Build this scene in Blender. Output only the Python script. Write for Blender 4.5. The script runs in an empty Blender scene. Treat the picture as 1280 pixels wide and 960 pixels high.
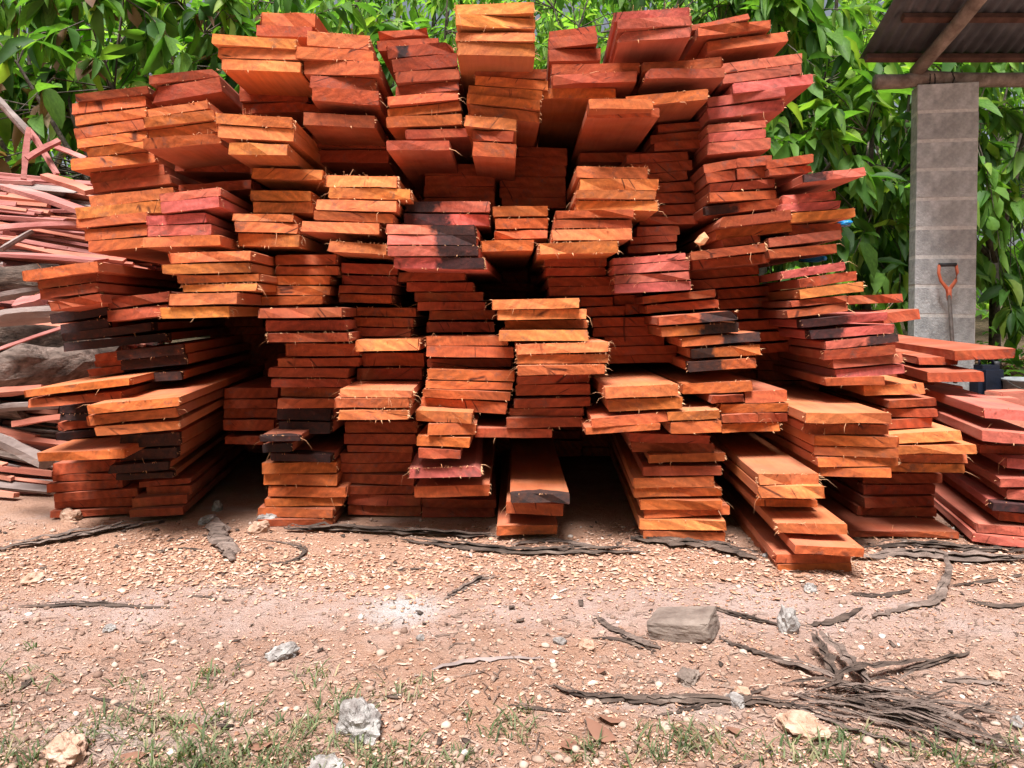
import bpy, bmesh, math, random
import numpy as np
from mathutils import Vector, Matrix, noise

# ------------------------------------------------------------------ camera, sky, sun, exposure
SC = bpy.context.scene
COL = SC.collection
R = math.radians
F = 925.0          # focal length in pixels of the 1280 px wide photograph
HOR = 390.0        # horizon row
H = 0.71           # camera height

cam_d = bpy.data.cameras.new('camera')
cam = bpy.data.objects.new('camera', cam_d)
COL.objects.link(cam)
cam.location = (0, 0, H)
cam.rotation_euler = (R(90), 0, 0)
cam_d.sensor_width = 36
cam_d.lens = 36 * F / 1280
cam_d.shift_y = -(480 - HOR) / 1280
cam_d.clip_start = 0.02
cam_d.clip_end = 600
SC.camera = cam

SUN_EL, SUN_AZ = 64, -16
world = bpy.data.worlds.new('World')
SC.world = world
world.use_nodes = True
wn = world.node_tree
bg = wn.nodes['Background']
sky = wn.nodes.new('ShaderNodeTexSky')
sky.sky_type = 'NISHITA'
sky.sun_disc = False
sky.sun_elevation = R(SUN_EL)
sky.sun_rotation = R(180 - SUN_AZ)
sky.air_density = 1.0
sky.dust_density = 4.0
sky.ozone_density = 0.6
hsv = wn.nodes.new('ShaderNodeHueSaturation')       # overcast: the blue is veiled by cloud
hsv.inputs['Saturation'].default_value = 0.45
wn.links.new(sky.outputs[0], hsv.inputs['Color'])
wn.links.new(hsv.outputs[0], bg.inputs['Color'])
bg.inputs['Strength'].default_value = 0.052

sun_d = bpy.data.lights.new('sun', 'SUN')
sun_d.energy = 4.2
sun_d.angle = R(22)
sun_d.color = (1.0, 0.985, 0.96)
sun = bpy.data.objects.new('sun', sun_d)
COL.objects.link(sun)
sun.rotation_euler = (R(90 - SUN_EL), 0, R(SUN_AZ))

vs = SC.view_settings
vs.view_transform = 'Standard'
vs.look = 'None'
vs.exposure = 1.15
vs.gamma = 1
vs.use_curve_mapping = False
SC.cycles.use_denoising = True
SC.cycles.use_adaptive_sampling = True
SC.cycles.adaptive_threshold = 0.02
SC.cycles.max_bounces = 4
SC.cycles.diffuse_bounces = 2
SC.cycles.transmission_bounces = 2
SC.cycles.transparent_max_bounces = 4

rnd = random.Random(7)
nrs = np.random.RandomState(11)

# ------------------------------------------------------------------ helpers
def P(px, py, d):
    return Vector(((px - 640) / F * d, d, H - (py - HOR) / F * d))

def G(px, py):
    d = H * F / (py - HOR)
    return Vector(((px - 640) / F * d, d, 0))

def gz(x, y):
    """height of the trodden ground"""
    a = 0.020 * noise.noise(Vector((x * 0.9, y * 1.1, 3.1))) + 0.010 * noise.noise(Vector((x * 3.1, y * 3.3, 7.7)))
    b = 0.005 * noise.noise(Vector((x * 11, y * 11, 1.7))) + 0.0022 * noise.noise(Vector((x * 34, y * 34, 5.2)))
    k = 1.0
    if 2.2 < y < 5 and abs(x) < 2.4:
        k = 0.3
    far = max(0.0, y - 6.5) * 0.05
    return (a + b) * k - 0.004 + min(far, 1.2)

def mesh_obj(name, verts, faces, mats, parent=None, mat_idx=None, smooth=False):
    me = bpy.data.meshes.new(name)
    me.from_pydata(verts, [], faces)
    for m in (mats if isinstance(mats, (list, tuple)) else [mats]):
        me.materials.append(m)
    if mat_idx is not None:
        me.polygons.foreach_set('material_index', mat_idx)
    if smooth:
        me.polygons.foreach_set('use_smooth', [True] * len(me.polygons))
    me.update()
    o = bpy.data.objects.new(name, me)
    COL.objects.link(o)
    if parent:
        o.parent = parent
    return o

def tri_obj(name, V, T, mat, parent=None, smooth=False):
    """fast mesh from numpy arrays of vertices and triangles"""
    me = bpy.data.meshes.new(name)
    V = np.asarray(V, np.float32).reshape(-1, 3)
    T = np.asarray(T, np.int32).reshape(-1, 3)
    me.vertices.add(len(V)); me.vertices.foreach_set('co', V.ravel())
    me.loops.add(T.size); me.loops.foreach_set('vertex_index', T.ravel())
    me.polygons.add(len(T))
    me.polygons.foreach_set('loop_start', np.arange(0, T.size, 3, dtype=np.int32))
    me.polygons.foreach_set('loop_total', np.full(len(T), 3, np.int32))
    if smooth:
        me.polygons.foreach_set('use_smooth', np.ones(len(T), bool))
    me.materials.append(mat)
    me.update(calc_edges=True)
    o = bpy.data.objects.new(name, me)
    COL.objects.link(o)
    if parent:
        o.parent = parent
    return o

def empty(name, loc=(0, 0, 0), rz=0):
    o = bpy.data.objects.new(name, None)
    o.empty_display_size = 0.1
    COL.objects.link(o)
    o.location = loc
    o.rotation_euler = (0, 0, rz)
    return o

def tag(o, label=None, cat=None, group=None, kind=None):
    if label: o['label'] = label
    if cat: o['category'] = cat
    if group: o['group'] = group
    if kind: o['kind'] = kind
    return o

def tube(pts, radii, n=7, cap=True, jit=0.0, rg=rnd, flat=1.0):
    """verts, faces of a tube along pts; flat squashes it vertically"""
    V, Fc = [], []
    pts = [Vector(p) for p in pts]
    for i, p in enumerate(pts):
        t = (pts[min(i + 1, len(pts) - 1)] - pts[max(i - 1, 0)]).normalized()
        ref = Vector((0, 0, 1)) if abs(t.z) < 0.9 else Vector((1, 0, 0))
        s = t.cross(ref).normalized(); u = s.cross(t).normalized()
        r = radii[i] if isinstance(radii, (list, tuple)) else radii
        for k in range(n):
            a = 2 * math.pi * k / n
            rr = r * (1 + rg.uniform(-jit, jit))
            V.append(p + s * (math.cos(a) * rr) + u * (math.sin(a) * rr * flat))
    m = len(pts)
    for i in range(m - 1):
        for k in range(n):
            k2 = (k + 1) % n
            Fc.append((i * n + k, i * n + k2, (i + 1) * n + k2, (i + 1) * n + k))
    if cap:
        Fc.append(tuple(range(n - 1, -1, -1)))
        Fc.append(tuple((m - 1) * n + k for k in range(n)))
    return V, Fc

class MB:
    def __init__(s): s.v, s.f = [], []
    def add(s, V, Fc):
        b = len(s.v)
        s.v += [tuple(v) for v in V]
        s.f += [tuple(b + i for i in q) for q in Fc]
        return s
    def box(s, c, size, rot=None):
        c = Vector(c); hx, hy, hz = (q / 2 for q in size)
        V = [Vector((x, y, z)) for z in (-hz, hz) for y in (-hy, hy) for x in (-hx, hx)]
        if rot is not None: V = [rot @ v for v in V]
        return s.add([c + v for v in V], [(0, 2, 3, 1), (4, 5, 7, 6), (0, 1, 5, 4), (1, 3, 7, 5), (3, 2, 6, 7), (2, 0, 4, 6)])
    def build(s, name, mat, parent=None, smooth=False):
        return mesh_obj(name, s.v, s.f, mat, parent, smooth=smooth)

# ------------------------------------------------------------------ materials
class NT:
    """tiny node builder"""
    def __init__(s, name):
        s.m = bpy.data.materials.new(name); s.m.use_nodes = True
        s.t = s.m.node_tree; s.b = s.t.nodes['Principled BSDF']
        s.out = s.t.nodes['Material Output']
    def n(s, kind, **kw):
        q = s.t.nodes.new(kind)
        for k, v in kw.items(): setattr(q, k, v)
        return q
    def put(s, sock, v):
        if hasattr(v, 'is_output') or isinstance(v, bpy.types.NodeSocket): s.t.links.new(v, sock)
        else: sock.default_value = v
    def math(s, op, a, b=0.0, c=0.0, clamp=False):
        q = s.n('ShaderNodeMath', operation=op); q.use_clamp = clamp
        s.put(q.inputs[0], a); s.put(q.inputs[1], b); s.put(q.inputs[2], c)
        return q.outputs[0]
    def noise(s, vec, scale, detail=4, rough=0.55, dist=0.0):
        q = s.n('ShaderNodeTexNoise')
        if vec is not None: s.put(q.inputs['Vector'], vec)
        q.inputs['Scale'].default_value = scale; q.inputs['Detail'].default_value = detail
        q.inputs['Roughness'].default_value = rough; q.inputs['Distortion'].default_value = dist
        return q.outputs['Fac']
    def mapping(s, vec, scale=(1, 1, 1), rot=(0, 0, 0), loc=(0, 0, 0)):
        q = s.n('ShaderNodeMapping'); s.put(q.inputs['Vector'], vec)
        s.put(q.inputs['Scale'], scale); s.put(q.inputs['Rotation'], rot); s.put(q.inputs['Location'], loc)
        return q.outputs[0]
    def ramp(s, fac, stops, interp='LINEAR'):
        q = s.n('ShaderNodeValToRGB'); s.put(q.inputs[0], fac)
        q.color_ramp.interpolation = interp
        el = q.color_ramp.elements
        while len(el) < len(stops): el.new(0.5)
        for e, (p, c) in zip(el, stops):
            e.position = p
            e.color = (c, c, c, 1) if not isinstance(c, (tuple, list)) else (*c, 1)
        return q.outputs[0]
    def mix(s, fac, a, b, mode='MIX'):
        q = s.n('ShaderNodeMix', data_type='RGBA', blend_type=mode)
        s.put(q.inputs[0], fac)
        s.put(q.inputs[6], (*a, 1) if isinstance(a, tuple) and len(a) == 3 else a)
        s.put(q.inputs[7], (*b, 1) if isinstance(b, tuple) and len(b) == 3 else b)
        return q.outputs[2]
    def bump(s, h, strength=0.4, dist=0.01):
        q = s.n('ShaderNodeBump'); q.inputs['Strength'].default_value = strength
        q.inputs['Distance'].default_value = dist; s.put(q.inputs['Height'], h)
        s.t.links.new(q.outputs[0], s.b.inputs['Normal'])
        return q.outputs[0]
    def done(s, col, rough=0.8, spec=0.3):
        s.put(s.b.inputs['Base Color'], (*col, 1) if isinstance(col, tuple) and len(col) == 3 else col)
        s.put(s.b.inputs['Roughness'], rough)
        s.b.inputs['Specular IOR Level'].default_value = spec
        return s.m
    def obj(s): return s.n('ShaderNodeTexCoord').outputs['Object']
    def geo(s): return s.n('ShaderNodeNewGeometry')

def scaled(s, vec, rndv, k=13.0):
    """object coords shifted by a per-object random so that no two boards share a grain"""
    comb = s.n('ShaderNodeCombineXYZ')
    s.put(comb.inputs[0], s.math('MULTIPLY', rndv, k * 3.1)); s.put(comb.inputs[1], s.math('MULTIPLY', rndv, k * 7.3))
    s.put(comb.inputs[2], s.math('MULTIPLY', rndv, k * 1.7))
    q = s.n('ShaderNodeVectorMath', operation='ADD'); s.put(q.inputs[0], vec); s.put(q.inputs[1], comb.outputs[0])
    return q.outputs[0]

def wood(name, end):
    s = NT(name)
    info = s.n('ShaderNodeObjectInfo')
    rv = info.outputs['Random']
    oc = s.obj()
    v = scaled(s, oc, rv)
    if end:
        comb = s.n('ShaderNodeCombineXYZ')           # saw marks at a different slant on every end
        s.put(comb.inputs[1], s.math('MULTIPLY_ADD', rv, 3.0, -1.5))
        saw = s.n('ShaderNodeTexWave', wave_type='BANDS', bands_direction='X')
        s.put(saw.inputs['Vector'], s.mapping(v, rot=comb.outputs[0]))
        saw.inputs['Scale'].default_value = 22; saw.inputs['Distortion'].default_value = 9
        saw.inputs['Detail'].default_value = 3; saw.inputs['Detail Scale'].default_value = 1.4
        ring = s.n('ShaderNodeTexWave', wave_type='RINGS', rings_direction='Y')
        cl = s.n('ShaderNodeCombineXYZ')
        s.put(cl.inputs[0], s.math('MULTIPLY_ADD', rv, 0.3, -0.15)); cl.inputs[2].default_value = 0.14
        s.put(ring.inputs['Vector'], s.mapping(oc, loc=cl.outputs[0]))
        ring.inputs['Scale'].default_value = 11; ring.inputs['Distortion'].default_value = 7
        ring.inputs['Detail'].default_value = 2
        big = s.math('ADD', s.math('MULTIPLY', s.noise(v, 8, 5, .68), .62), s.math('MULTIPLY', s.noise(s.mapping(s.mapping(v, rot=comb.outputs[0]), scale=(1, 1, .16)), 46, 4, .7, .8), .38))
        fine = s.noise(v, 120, 3, 0.7)
        fac = s.math('ADD', s.math('MULTIPLY', saw.outputs['Fac'], 0.03), s.math('MULTIPLY', big, 0.80))
        fac = s.math('ADD', fac, s.math('MULTIPLY', ring.outputs['Fac'], 0.11))
        fac = s.math('ADD', fac, s.math('MULTIPLY', fine, 0.22))
        shade = s.ramp(fac, [(0.32, 0.30), (0.47, 0.76), (0.60, 1.06), (0.74, 1.55)])
        height = s.math('ADD', s.math('MULTIPLY', saw.outputs['Fac'], 0.12), s.math('ADD', fine, big))
    else:
        st = s.mapping(v, scale=(1, 0.06, 1))
        g1 = s.noise(st, 60, 4, 0.6, 0.6)
        g2 = s.noise(st, 12, 3)
        blot = s.noise(v, 3.2, 4)
        fac = s.math('ADD', s.math('MULTIPLY', g1, 0.45), s.math('MULTIPLY', g2, 0.30))
        fac = s.math('ADD', fac, s.math('MULTIPLY', blot, 0.30))
        shade = s.ramp(fac, [(0.30, 0.42), (0.50, 0.95), (0.75, 1.45)])
        height = g1
    col = s.mix(1.0, info.outputs['Color'], shade, 'MULTIPLY')
    if not end:   # dry sawdusty faces are paler and pinker than the wet looking ends
        col = s.mix(s.ramp(s.noise(v, 6, 4, .6), [(0.35, 0.06), (0.65, 0.28)]), col, (0.62, 0.33, 0.24))
    # hue drift towards red or straw inside one board
    col = s.mix(s.math('MULTIPLY', s.ramp(s.noise(v, 5, 3), [(0.45, 0.0), (0.75, 1.0)]), 0.45), col, (0.42, 0.085, 0.05))
    col = s.mix(s.math('MULTIPLY', s.ramp(s.noise(v, 7.7, 2), [(0.52, 0.0), (0.8, 1.0)]), 0.22), col, (0.62, 0.25, 0.10))
    if end:   # small knots and pith cracks
        vor = s.n('ShaderNodeTexVoronoi'); s.put(vor.inputs['Vector'], v); vor.inputs['Scale'].default_value = 5.5
        kn = s.ramp(s.math('ADD', vor.outputs['Distance'], s.math('MULTIPLY', fine, 0.08)), [(0.07, 0.55), (0.13, 0.0)])
        col = s.mix(kn, col, (0.09, 0.022, 0.012))
        smear = s.ramp(s.noise(s.mapping(v, scale=(1, 1, 2.5)), 17, 4, 0.7), [(0.60, 0.0), (0.72, 0.55)])
        col = s.mix(smear, col, (0.20, 0.045, 0.025))
    if end:   # drying cracks
        vc = s.n('ShaderNodeTexVoronoi', feature='DISTANCE_TO_EDGE'); s.put(vc.inputs['Vector'], s.mapping(s.mapping(v, rot=comb.outputs[0]), scale=(1, .2, .22))); vc.inputs['Scale'].default_value = 13
        ck = s.math('MULTIPLY', s.ramp(vc.outputs['Distance'], [(0.008, 1.0), (0.022, 0.0)]), s.ramp(s.noise(v, 10, 2), [(0.56, 0.0), (0.63, 0.85)]))
        col = s.mix(ck, col, (0.05, 0.012, 0.008))
        dirt = s.ramp(s.noise(v, 26, 5, .75), [(0.54, 0.0), (0.68, 0.65)])
        col = s.mix(s.math('MULTIPLY', dirt, s.ramp(s.noise(v, 2.2, 2), [(0.42, 0.0), (0.58, 1.0)])), col, (0.13, 0.075, 0.065))
    # black weathering where the object says so
    a1 = s.n('ShaderNodeAttribute', attribute_type='OBJECT', attribute_name='stain_centre')
    a2 = s.n('ShaderNodeAttribute', attribute_type='OBJECT', attribute_name='stain_half')
    sep = s.n('ShaderNodeSeparateXYZ'); s.put(sep.inputs[0], oc)
    ddx = s.math('ABSOLUTE', s.math('SUBTRACT', sep.outputs[0], a1.outputs['Fac']))
    ddx = s.math('ADD', ddx, s.math('MULTIPLY_ADD', s.noise(v, 22, 4), 0.09, -0.045))
    if not end:   # on the long faces the black fades a hand's breadth behind the cut
        ddx = s.math('ADD', ddx, s.math('MULTIPLY', sep.outputs[1], 2.5))
    k = s.math('MULTIPLY', s.math('SUBTRACT', a2.outputs['Fac'], ddx), 60.0, clamp=True)
    k = s.math('MULTIPLY', k, s.ramp(s.noise(v, 45, 4, 0.7), [(0.25, 1.0), (0.62, 0.88), (0.75, 0.6)]))
    col = s.mix(k, col, (0.014, 0.013, 0.015))
    s.bump(height, 0.35, 0.004)
    return s.done(col, 0.82, 0.25)

M = {}
M['end'] = wood('sawn_end_grain', True)
M['long'] = wood('sawn_long_grain', False)

def simple(name, c1, c2, scale=8, rough=0.85, detail=5, bump=0.3, bdist=0.01, stretch=(1, 1, 1), c3=None, spec=0.3, island=0.0, vary=0.0):
    s = NT(name)
    v = s.mapping(s.obj(), scale=stretch)
    f = s.noise(v, scale, detail, 0.62)
    stops = [(0.33, c1), (0.62, c2)]
    if c3: stops.append((0.76, c3))
    col = s.ramp(f, stops)
    if vary:
        col = s.mix(1.0, col, s.ramp(s.n('ShaderNodeObjectInfo').outputs['Random'], [(0.0, 1 - vary), (1.0, 1 + vary)]), 'MULTIPLY')
        col = s.mix(s.ramp(s.noise(s.obj(), 4, 5, .7), [(0.48, 0.0), (0.70, 0.45)]), col, (0.16, 0.145, 0.13))
    if island:
        r = s.geo().outputs['Random Per Island']
        col = s.mix(1.0, col, s.ramp(r, [(0.0, 1 - island), (1.0, 1 + island)]), 'MULTIPLY')
    s.bump(s.noise(v, scale * 3, 5, 0.65), bump, bdist)
    return s.done(col, rough, spec)

M['fibre'] = simple('torn_fibre', (0.55, 0.22, 0.10), (0.78, 0.45, 0.25), 30, island=0.3)
M['bark'] = simple('grey_bark', (0.07, 0.047, 0.038), (0.25, 0.18, 0.15), 38, bump=1.0, bdist=0.012, stretch=(.3, 1, 1), c3=(0.36, 0.29, 0.26))
M['bark_dark'] = simple('dark_bark', (0.030, 0.020, 0.016), (0.14, 0.096, 0.076), 42, bump=1.0, bdist=0.01, stretch=(.3, 1, 1), c3=(0.30, 0.23, 0.19))
M['offcut'] = simple('pink_offcut', (0.30, 0.09, 0.08), (0.50, 0.22, 0.195), 9, bump=0.5, stretch=(0.2, 1, 1), c3=(0.62, 0.40, 0.37))
M['offcut_red'] = simple('red_offcut', (0.36, 0.10, 0.07), (0.55, 0.22, 0.15), 7, bump=0.4, stretch=(0.25, 1, 1))
M['offcut_grey'] = simple('weathered_offcut', (0.14, 0.10, 0.09), (0.33, 0.26, 0.24), 9, bump=0.6, stretch=(0.25, 1, 1), c3=(0.46, 0.38, 0.36))
M['rock'] = simple('pale_rock', (0.13, 0.10, 0.09), (0.42, 0.39, 0.37), 26, bump=1.0, bdist=0.008, c3=(0.66, 0.63, 0.61))
M['rock_pink'] = simple('ochre_rock', (0.30, 0.16, 0.10), (0.55, 0.37, 0.28), 22, bump=0.9, bdist=0.006, c3=(0.68, 0.55, 0.48))
M['slab'] = simple('grey_brown_stone', (0.12, 0.085, 0.07), (0.235, 0.18, 0.15), 16, bump=0.8, bdist=0.006, c3=(0.30, 0.24, 0.21))
M['block'] = simple('concrete_block', (0.34, 0.35, 0.36), (0.52, 0.53, 0.54), 22, bump=1.0, bdist=0.010, c3=(0.66, 0.66, 0.67), vary=0.12)
M['mortar'] = simple('mortar', (0.50, 0.49, 0.48), (0.66, 0.65, 0.63), 45, bump=0.9, bdist=0.005)
M['pole'] = simple('peeled_pole', (0.13, 0.10, 0.085), (0.28, 0.235, 0.21), 14, bump=0.8, bdist=0.008, c3=(0.40, 0.35, 0.32))
M['purlin'] = simple('dark_timber', (0.05, 0.026, 0.02), (0.11, 0.06, 0.05), 12, bump=0.5)
M['trunk'] = simple('tree_bark', (0.035, 0.028, 0.022), (0.12, 0.095, 0.075), 16, bump=0.8, bdist=0.01, c3=(0.20, 0.17, 0.14))
M['wire'] = simple('dark_wire', (0.02, 0.02, 0.02), (0.05, 0.045, 0.04), 30)
M['tool'] = simple('orange_plastic', (0.50, 0.10, 0.045), (0.62, 0.16, 0.08), 15, rough=0.5, bump=0.1)
M['shaft'] = simple('shovel_shaft', (0.07, 0.055, 0.05), (0.15, 0.115, 0.10), 20, rough=0.6)
M['black'] = simple('black_rubber', (0.015, 0.015, 0.017), (0.035, 0.035, 0.04), 20, rough=0.5)
M['steel'] = simple('worn_steel', (0.12, 0.12, 0.12), (0.25, 0.24, 0.23), 18, rough=0.5)
M['blue'] = simple('blue_plastic', (0.008, 0.11, 0.30), (0.015, 0.18, 0.42), 12, rough=0.35, bump=0.2)
M['navy'] = simple('dark_blue_plastic', (0.005, 0.007, 0.014), (0.012, 0.016, 0.03), 12, rough=0.45, bump=0.2)
M['bucket'] = simple('grey_bucket', (0.14, 0.15, 0.16), (0.24, 0.25, 0.26), 12, rough=0.5, bump=0.2)

def roof_material():
    s = NT('weathered_zinc')
    f = s.noise(s.obj(), 5, 6, 0.6)
    col = s.ramp(f, [(0.3, (0.05, 0.056, 0.068)), (0.55, (0.10, 0.11, 0.13)), (0.8, (0.18, 0.19, 0.21))])
    s.b.inputs['Metallic'].default_value = 0.35
    return s.done(col, 0.6, 0.4)
M['zinc'] = roof_material()

def leaf_material(name, stops, trans=0.45, rough=0.55):
    s = NT(name)
    g = s.geo()
    col = s.ramp(g.outputs['Random Per Island'], stops)
    oi = s.n('ShaderNodeObjectInfo')
    col = s.mix(1.0, col, s.ramp(s.noise(s.obj(), 9, 2), [(0.3, 0.75), (0.7, 1.2)]), 'MULTIPLY')
    m = s.done(col, rough, 0.3)
    tr = s.n('ShaderNodeBsdfTranslucent')
    s.t.links.new(s.mix(1.0, col, (1.35, 1.5, 0.55), 'MULTIPLY'), tr.inputs['Color'])
    mx = s.n('ShaderNodeMixShader'); mx.inputs[0].default_value = trans
    s.t.links.new(s.b.outputs[0], mx.inputs[1]); s.t.links.new(tr.outputs[0], mx.inputs[2])
    s.t.links.new(mx.outputs[0], s.out.inputs['Surface'])
    return m
M['leaf'] = leaf_material('broad_leaf', [(0.0, (0.04, 0.10, 0.025)), (0.4, (0.08, 0.19, 0.036)), (0.75, (0.15, 0.29, 0.05)), (1.0, (0.30, 0.41, 0.08))], 0.55)
M['leaf_bright'] = leaf_material('bright_leaf', [(0.0, (0.09, 0.21, 0.045)), (0.5, (0.18, 0.35, 0.07)), (1.0, (0.34, 0.48, 0.12))], 0.6)  # brighter green that stands in for backlight and bright sky behind
M['leaf_dead'] = leaf_material('withered_leaf', [(0.0, (0.13, 0.065, 0.035)), (0.5, (0.22, 0.13, 0.075)), (1.0, (0.30, 0.20, 0.13))], 0.25, 0.7)
M['litter'] = leaf_material('fallen_leaf', [(0.0, (0.15, 0.06, 0.04)), (0.5, (0.26, 0.12, 0.08)), (1.0, (0.33, 0.19, 0.13))], 0.1, 0.8)
M['grass'] = leaf_material('grass_blade', [(0.0, (0.06, 0.09, 0.035)), (0.5, (0.11, 0.15, 0.06)), (0.8, (0.19, 0.21, 0.11)), (1.0, (0.36, 0.30, 0.18))], 0.35, 0.6)

def chip_material():
    s = NT('wood_chip')
    r = s.geo().outputs['Random Per Island']
    col = s.ramp(r, [(0.0, (0.36, 0.17, 0.11)), (0.3, (0.52, 0.29, 0.19)), (0.6, (0.59, 0.36, 0.26)), (0.94, (0.63, 0.43, 0.33)), (0.98, (0.69, 0.57, 0.50)), (1.0, (0.16, 0.10, 0.08))])
    return s.done(col, 0.85, 0.2)
M['chip'] = chip_material()

def pebble_material():
    s = NT('pebble')
    r = s.geo().outputs['Random Per Island']
    col = s.ramp(r, [(0.0, (0.20, 0.12, 0.09)), (0.5, (0.38, 0.26, 0.20)), (0.9, (0.50, 0.38, 0.31)), (1.0, (0.64, 0.57, 0.52))])
    col = s.mix(0.6, col, s.ramp(s.noise(s.obj(), 60, 4), [(0.3, 0.6), (0.7, 1.2)]), 'MULTIPLY')
    return s.done(col, 0.9, 0.2)
M['pebble'] = pebble_material()

def ground_material():
    s = NT('trodden_earth')
    v = s.obj()
    big = s.noise(v, 1.1, 5, 0.6, 0.3)
    mid = s.noise(v, 6, 6, 0.65)
    fine = s.noise(v, 55, 6, 0.75)
    gr = s.noise(v, 190, 4, 0.7)
    f = s.math('ADD', s.math('MULTIPLY', mid, 0.40), s.math('MULTIPLY', fine, 0.40))
    f = s.math('ADD', f, s.math('MULTIPLY', gr, 0.22))
    col = s.ramp(f, [(0.28, (0.25, 0.13, 0.09)), (0.42, (0.47, 0.275, 0.20)), (0.53, (0.59, 0.375, 0.29)), (0.65, (0.67, 0.47, 0.39)), (0.8, (0.73, 0.59, 0.53))])
    col = s.mix(s.ramp(big, [(0.42, 0.0), (0.66, 0.55)]), col, (0.58, 0.28, 0.15))           # ochre sawdust patches
    col = s.mix(s.ramp(s.noise(v, 2.3, 4), [(0.50, 0.0), (0.72, 0.5)]), col, (0.38, 0.225, 0.17))   # damp brown earth
    pale = s.ramp(s.noise(s.mapping(v, scale=(0.7, 1.6, 1), loc=(4.2, 1.3, 0)), 3.1, 5, 0.6), [(0.58, 0.0), (0.72, 0.6)])
    col = s.mix(pale, col, (0.62, 0.53, 0.49))
    sep = s.n('ShaderNodeSeparateXYZ'); s.put(sep.inputs[0], v)
    yw = s.math('ADD', sep.outputs[1], s.math('MULTIPLY_ADD', s.noise(v, 2.6, 4), 0.5, -0.25))
    track = s.ramp(s.math('MULTIPLY', yw, 0.25), [(0.395, 0.0), (0.425, 0.75), (0.455, 0.75), (0.49, 0.0)])   # pale trodden wheel track
    col = s.mix(s.math('MULTIPLY', track, s.ramp(mid, [(0.35, 0.25), (0.6, 1.0)])), col, (0.68, 0.51, 0.46))
    dust = s.ramp(s.math('MULTIPLY', yw, 0.25), [(0.47, 0.0), (0.52, 0.55), (0.60, 0.55), (0.66, 0.0)])        # sawdust before the pile
    col = s.mix(s.math('MULTIPLY', dust, s.ramp(fine, [(0.35, 0.4), (0.6, 1.0)])), col, (0.68, 0.37, 0.24))
    woods = s.ramp(s.math('MULTIPLY', sep.outputs[1], 0.1), [(0.50, 0.0), (0.62, 1.0)])         # forest floor beyond the yard
    col = s.mix(woods, col, s.ramp(s.noise(v, 14, 5), [(0.35, (0.05, 0.035, 0.022)), (0.65, (0.17, 0.115, 0.075))]))
    # spilt lime by the middle of the yard
    off = s.n('ShaderNodeVectorMath', operation='SUBTRACT'); s.put(off.inputs[0], v); off.inputs[1].default_value = (-0.262, 1.775, 0)
    ln = s.n('ShaderNodeVectorMath', operation='LENGTH'); s.put(ln.inputs[0], off.outputs[0])
    lime = s.ramp(s.math('ADD', ln.outputs['Value'], s.math('MULTIPLY', fine, 0.16)), [(0.10, 0.85), (0.20, 0.0)])
    col = s.mix(lime, col, (0.74, 0.71, 0.70))
    s.bump(s.math('ADD', s.math('MULTIPLY', fine, 1.0), s.math('MULTIPLY', gr, 0.8)), 1.0, 0.018)
    return s.done(col, 0.95, 0.15)
M['ground'] = ground_material()
M['straw'] = simple('dry_fibre', (0.10, 0.065, 0.05), (0.34, 0.23, 0.18), 30, island=0.6)

# ------------------------------------------------------------------ ground: one sheet out to the horizon
def axis(lo, hi, step, far_lo, far_hi, g=1.35):
    a = list(np.arange(lo, hi + 1e-6, step))
    d, x = step, hi
    while x < far_hi: d *= g; x += d; a.append(x)
    d, x = step, lo
    while x > far_lo: d *= g; x -= d; a.insert(0, x)
    return a
gx = axis(-2.6, 2.6, 0.028, -250, 250)
gy = axis(0.7, 2.9, 0.022, -60, 420)
gv = [(x, y, gz(x, y)) for y in gy for x in gx]
nx = len(gx)
gf = [(j * nx + i, j * nx + i + 1, (j + 1) * nx + i + 1, (j + 1) * nx + i) for j in range(len(gy) - 1) for i in range(nx - 1)]
tag(mesh_obj('ground', gv, gf, M['ground'], smooth=True), kind='structure')
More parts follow.
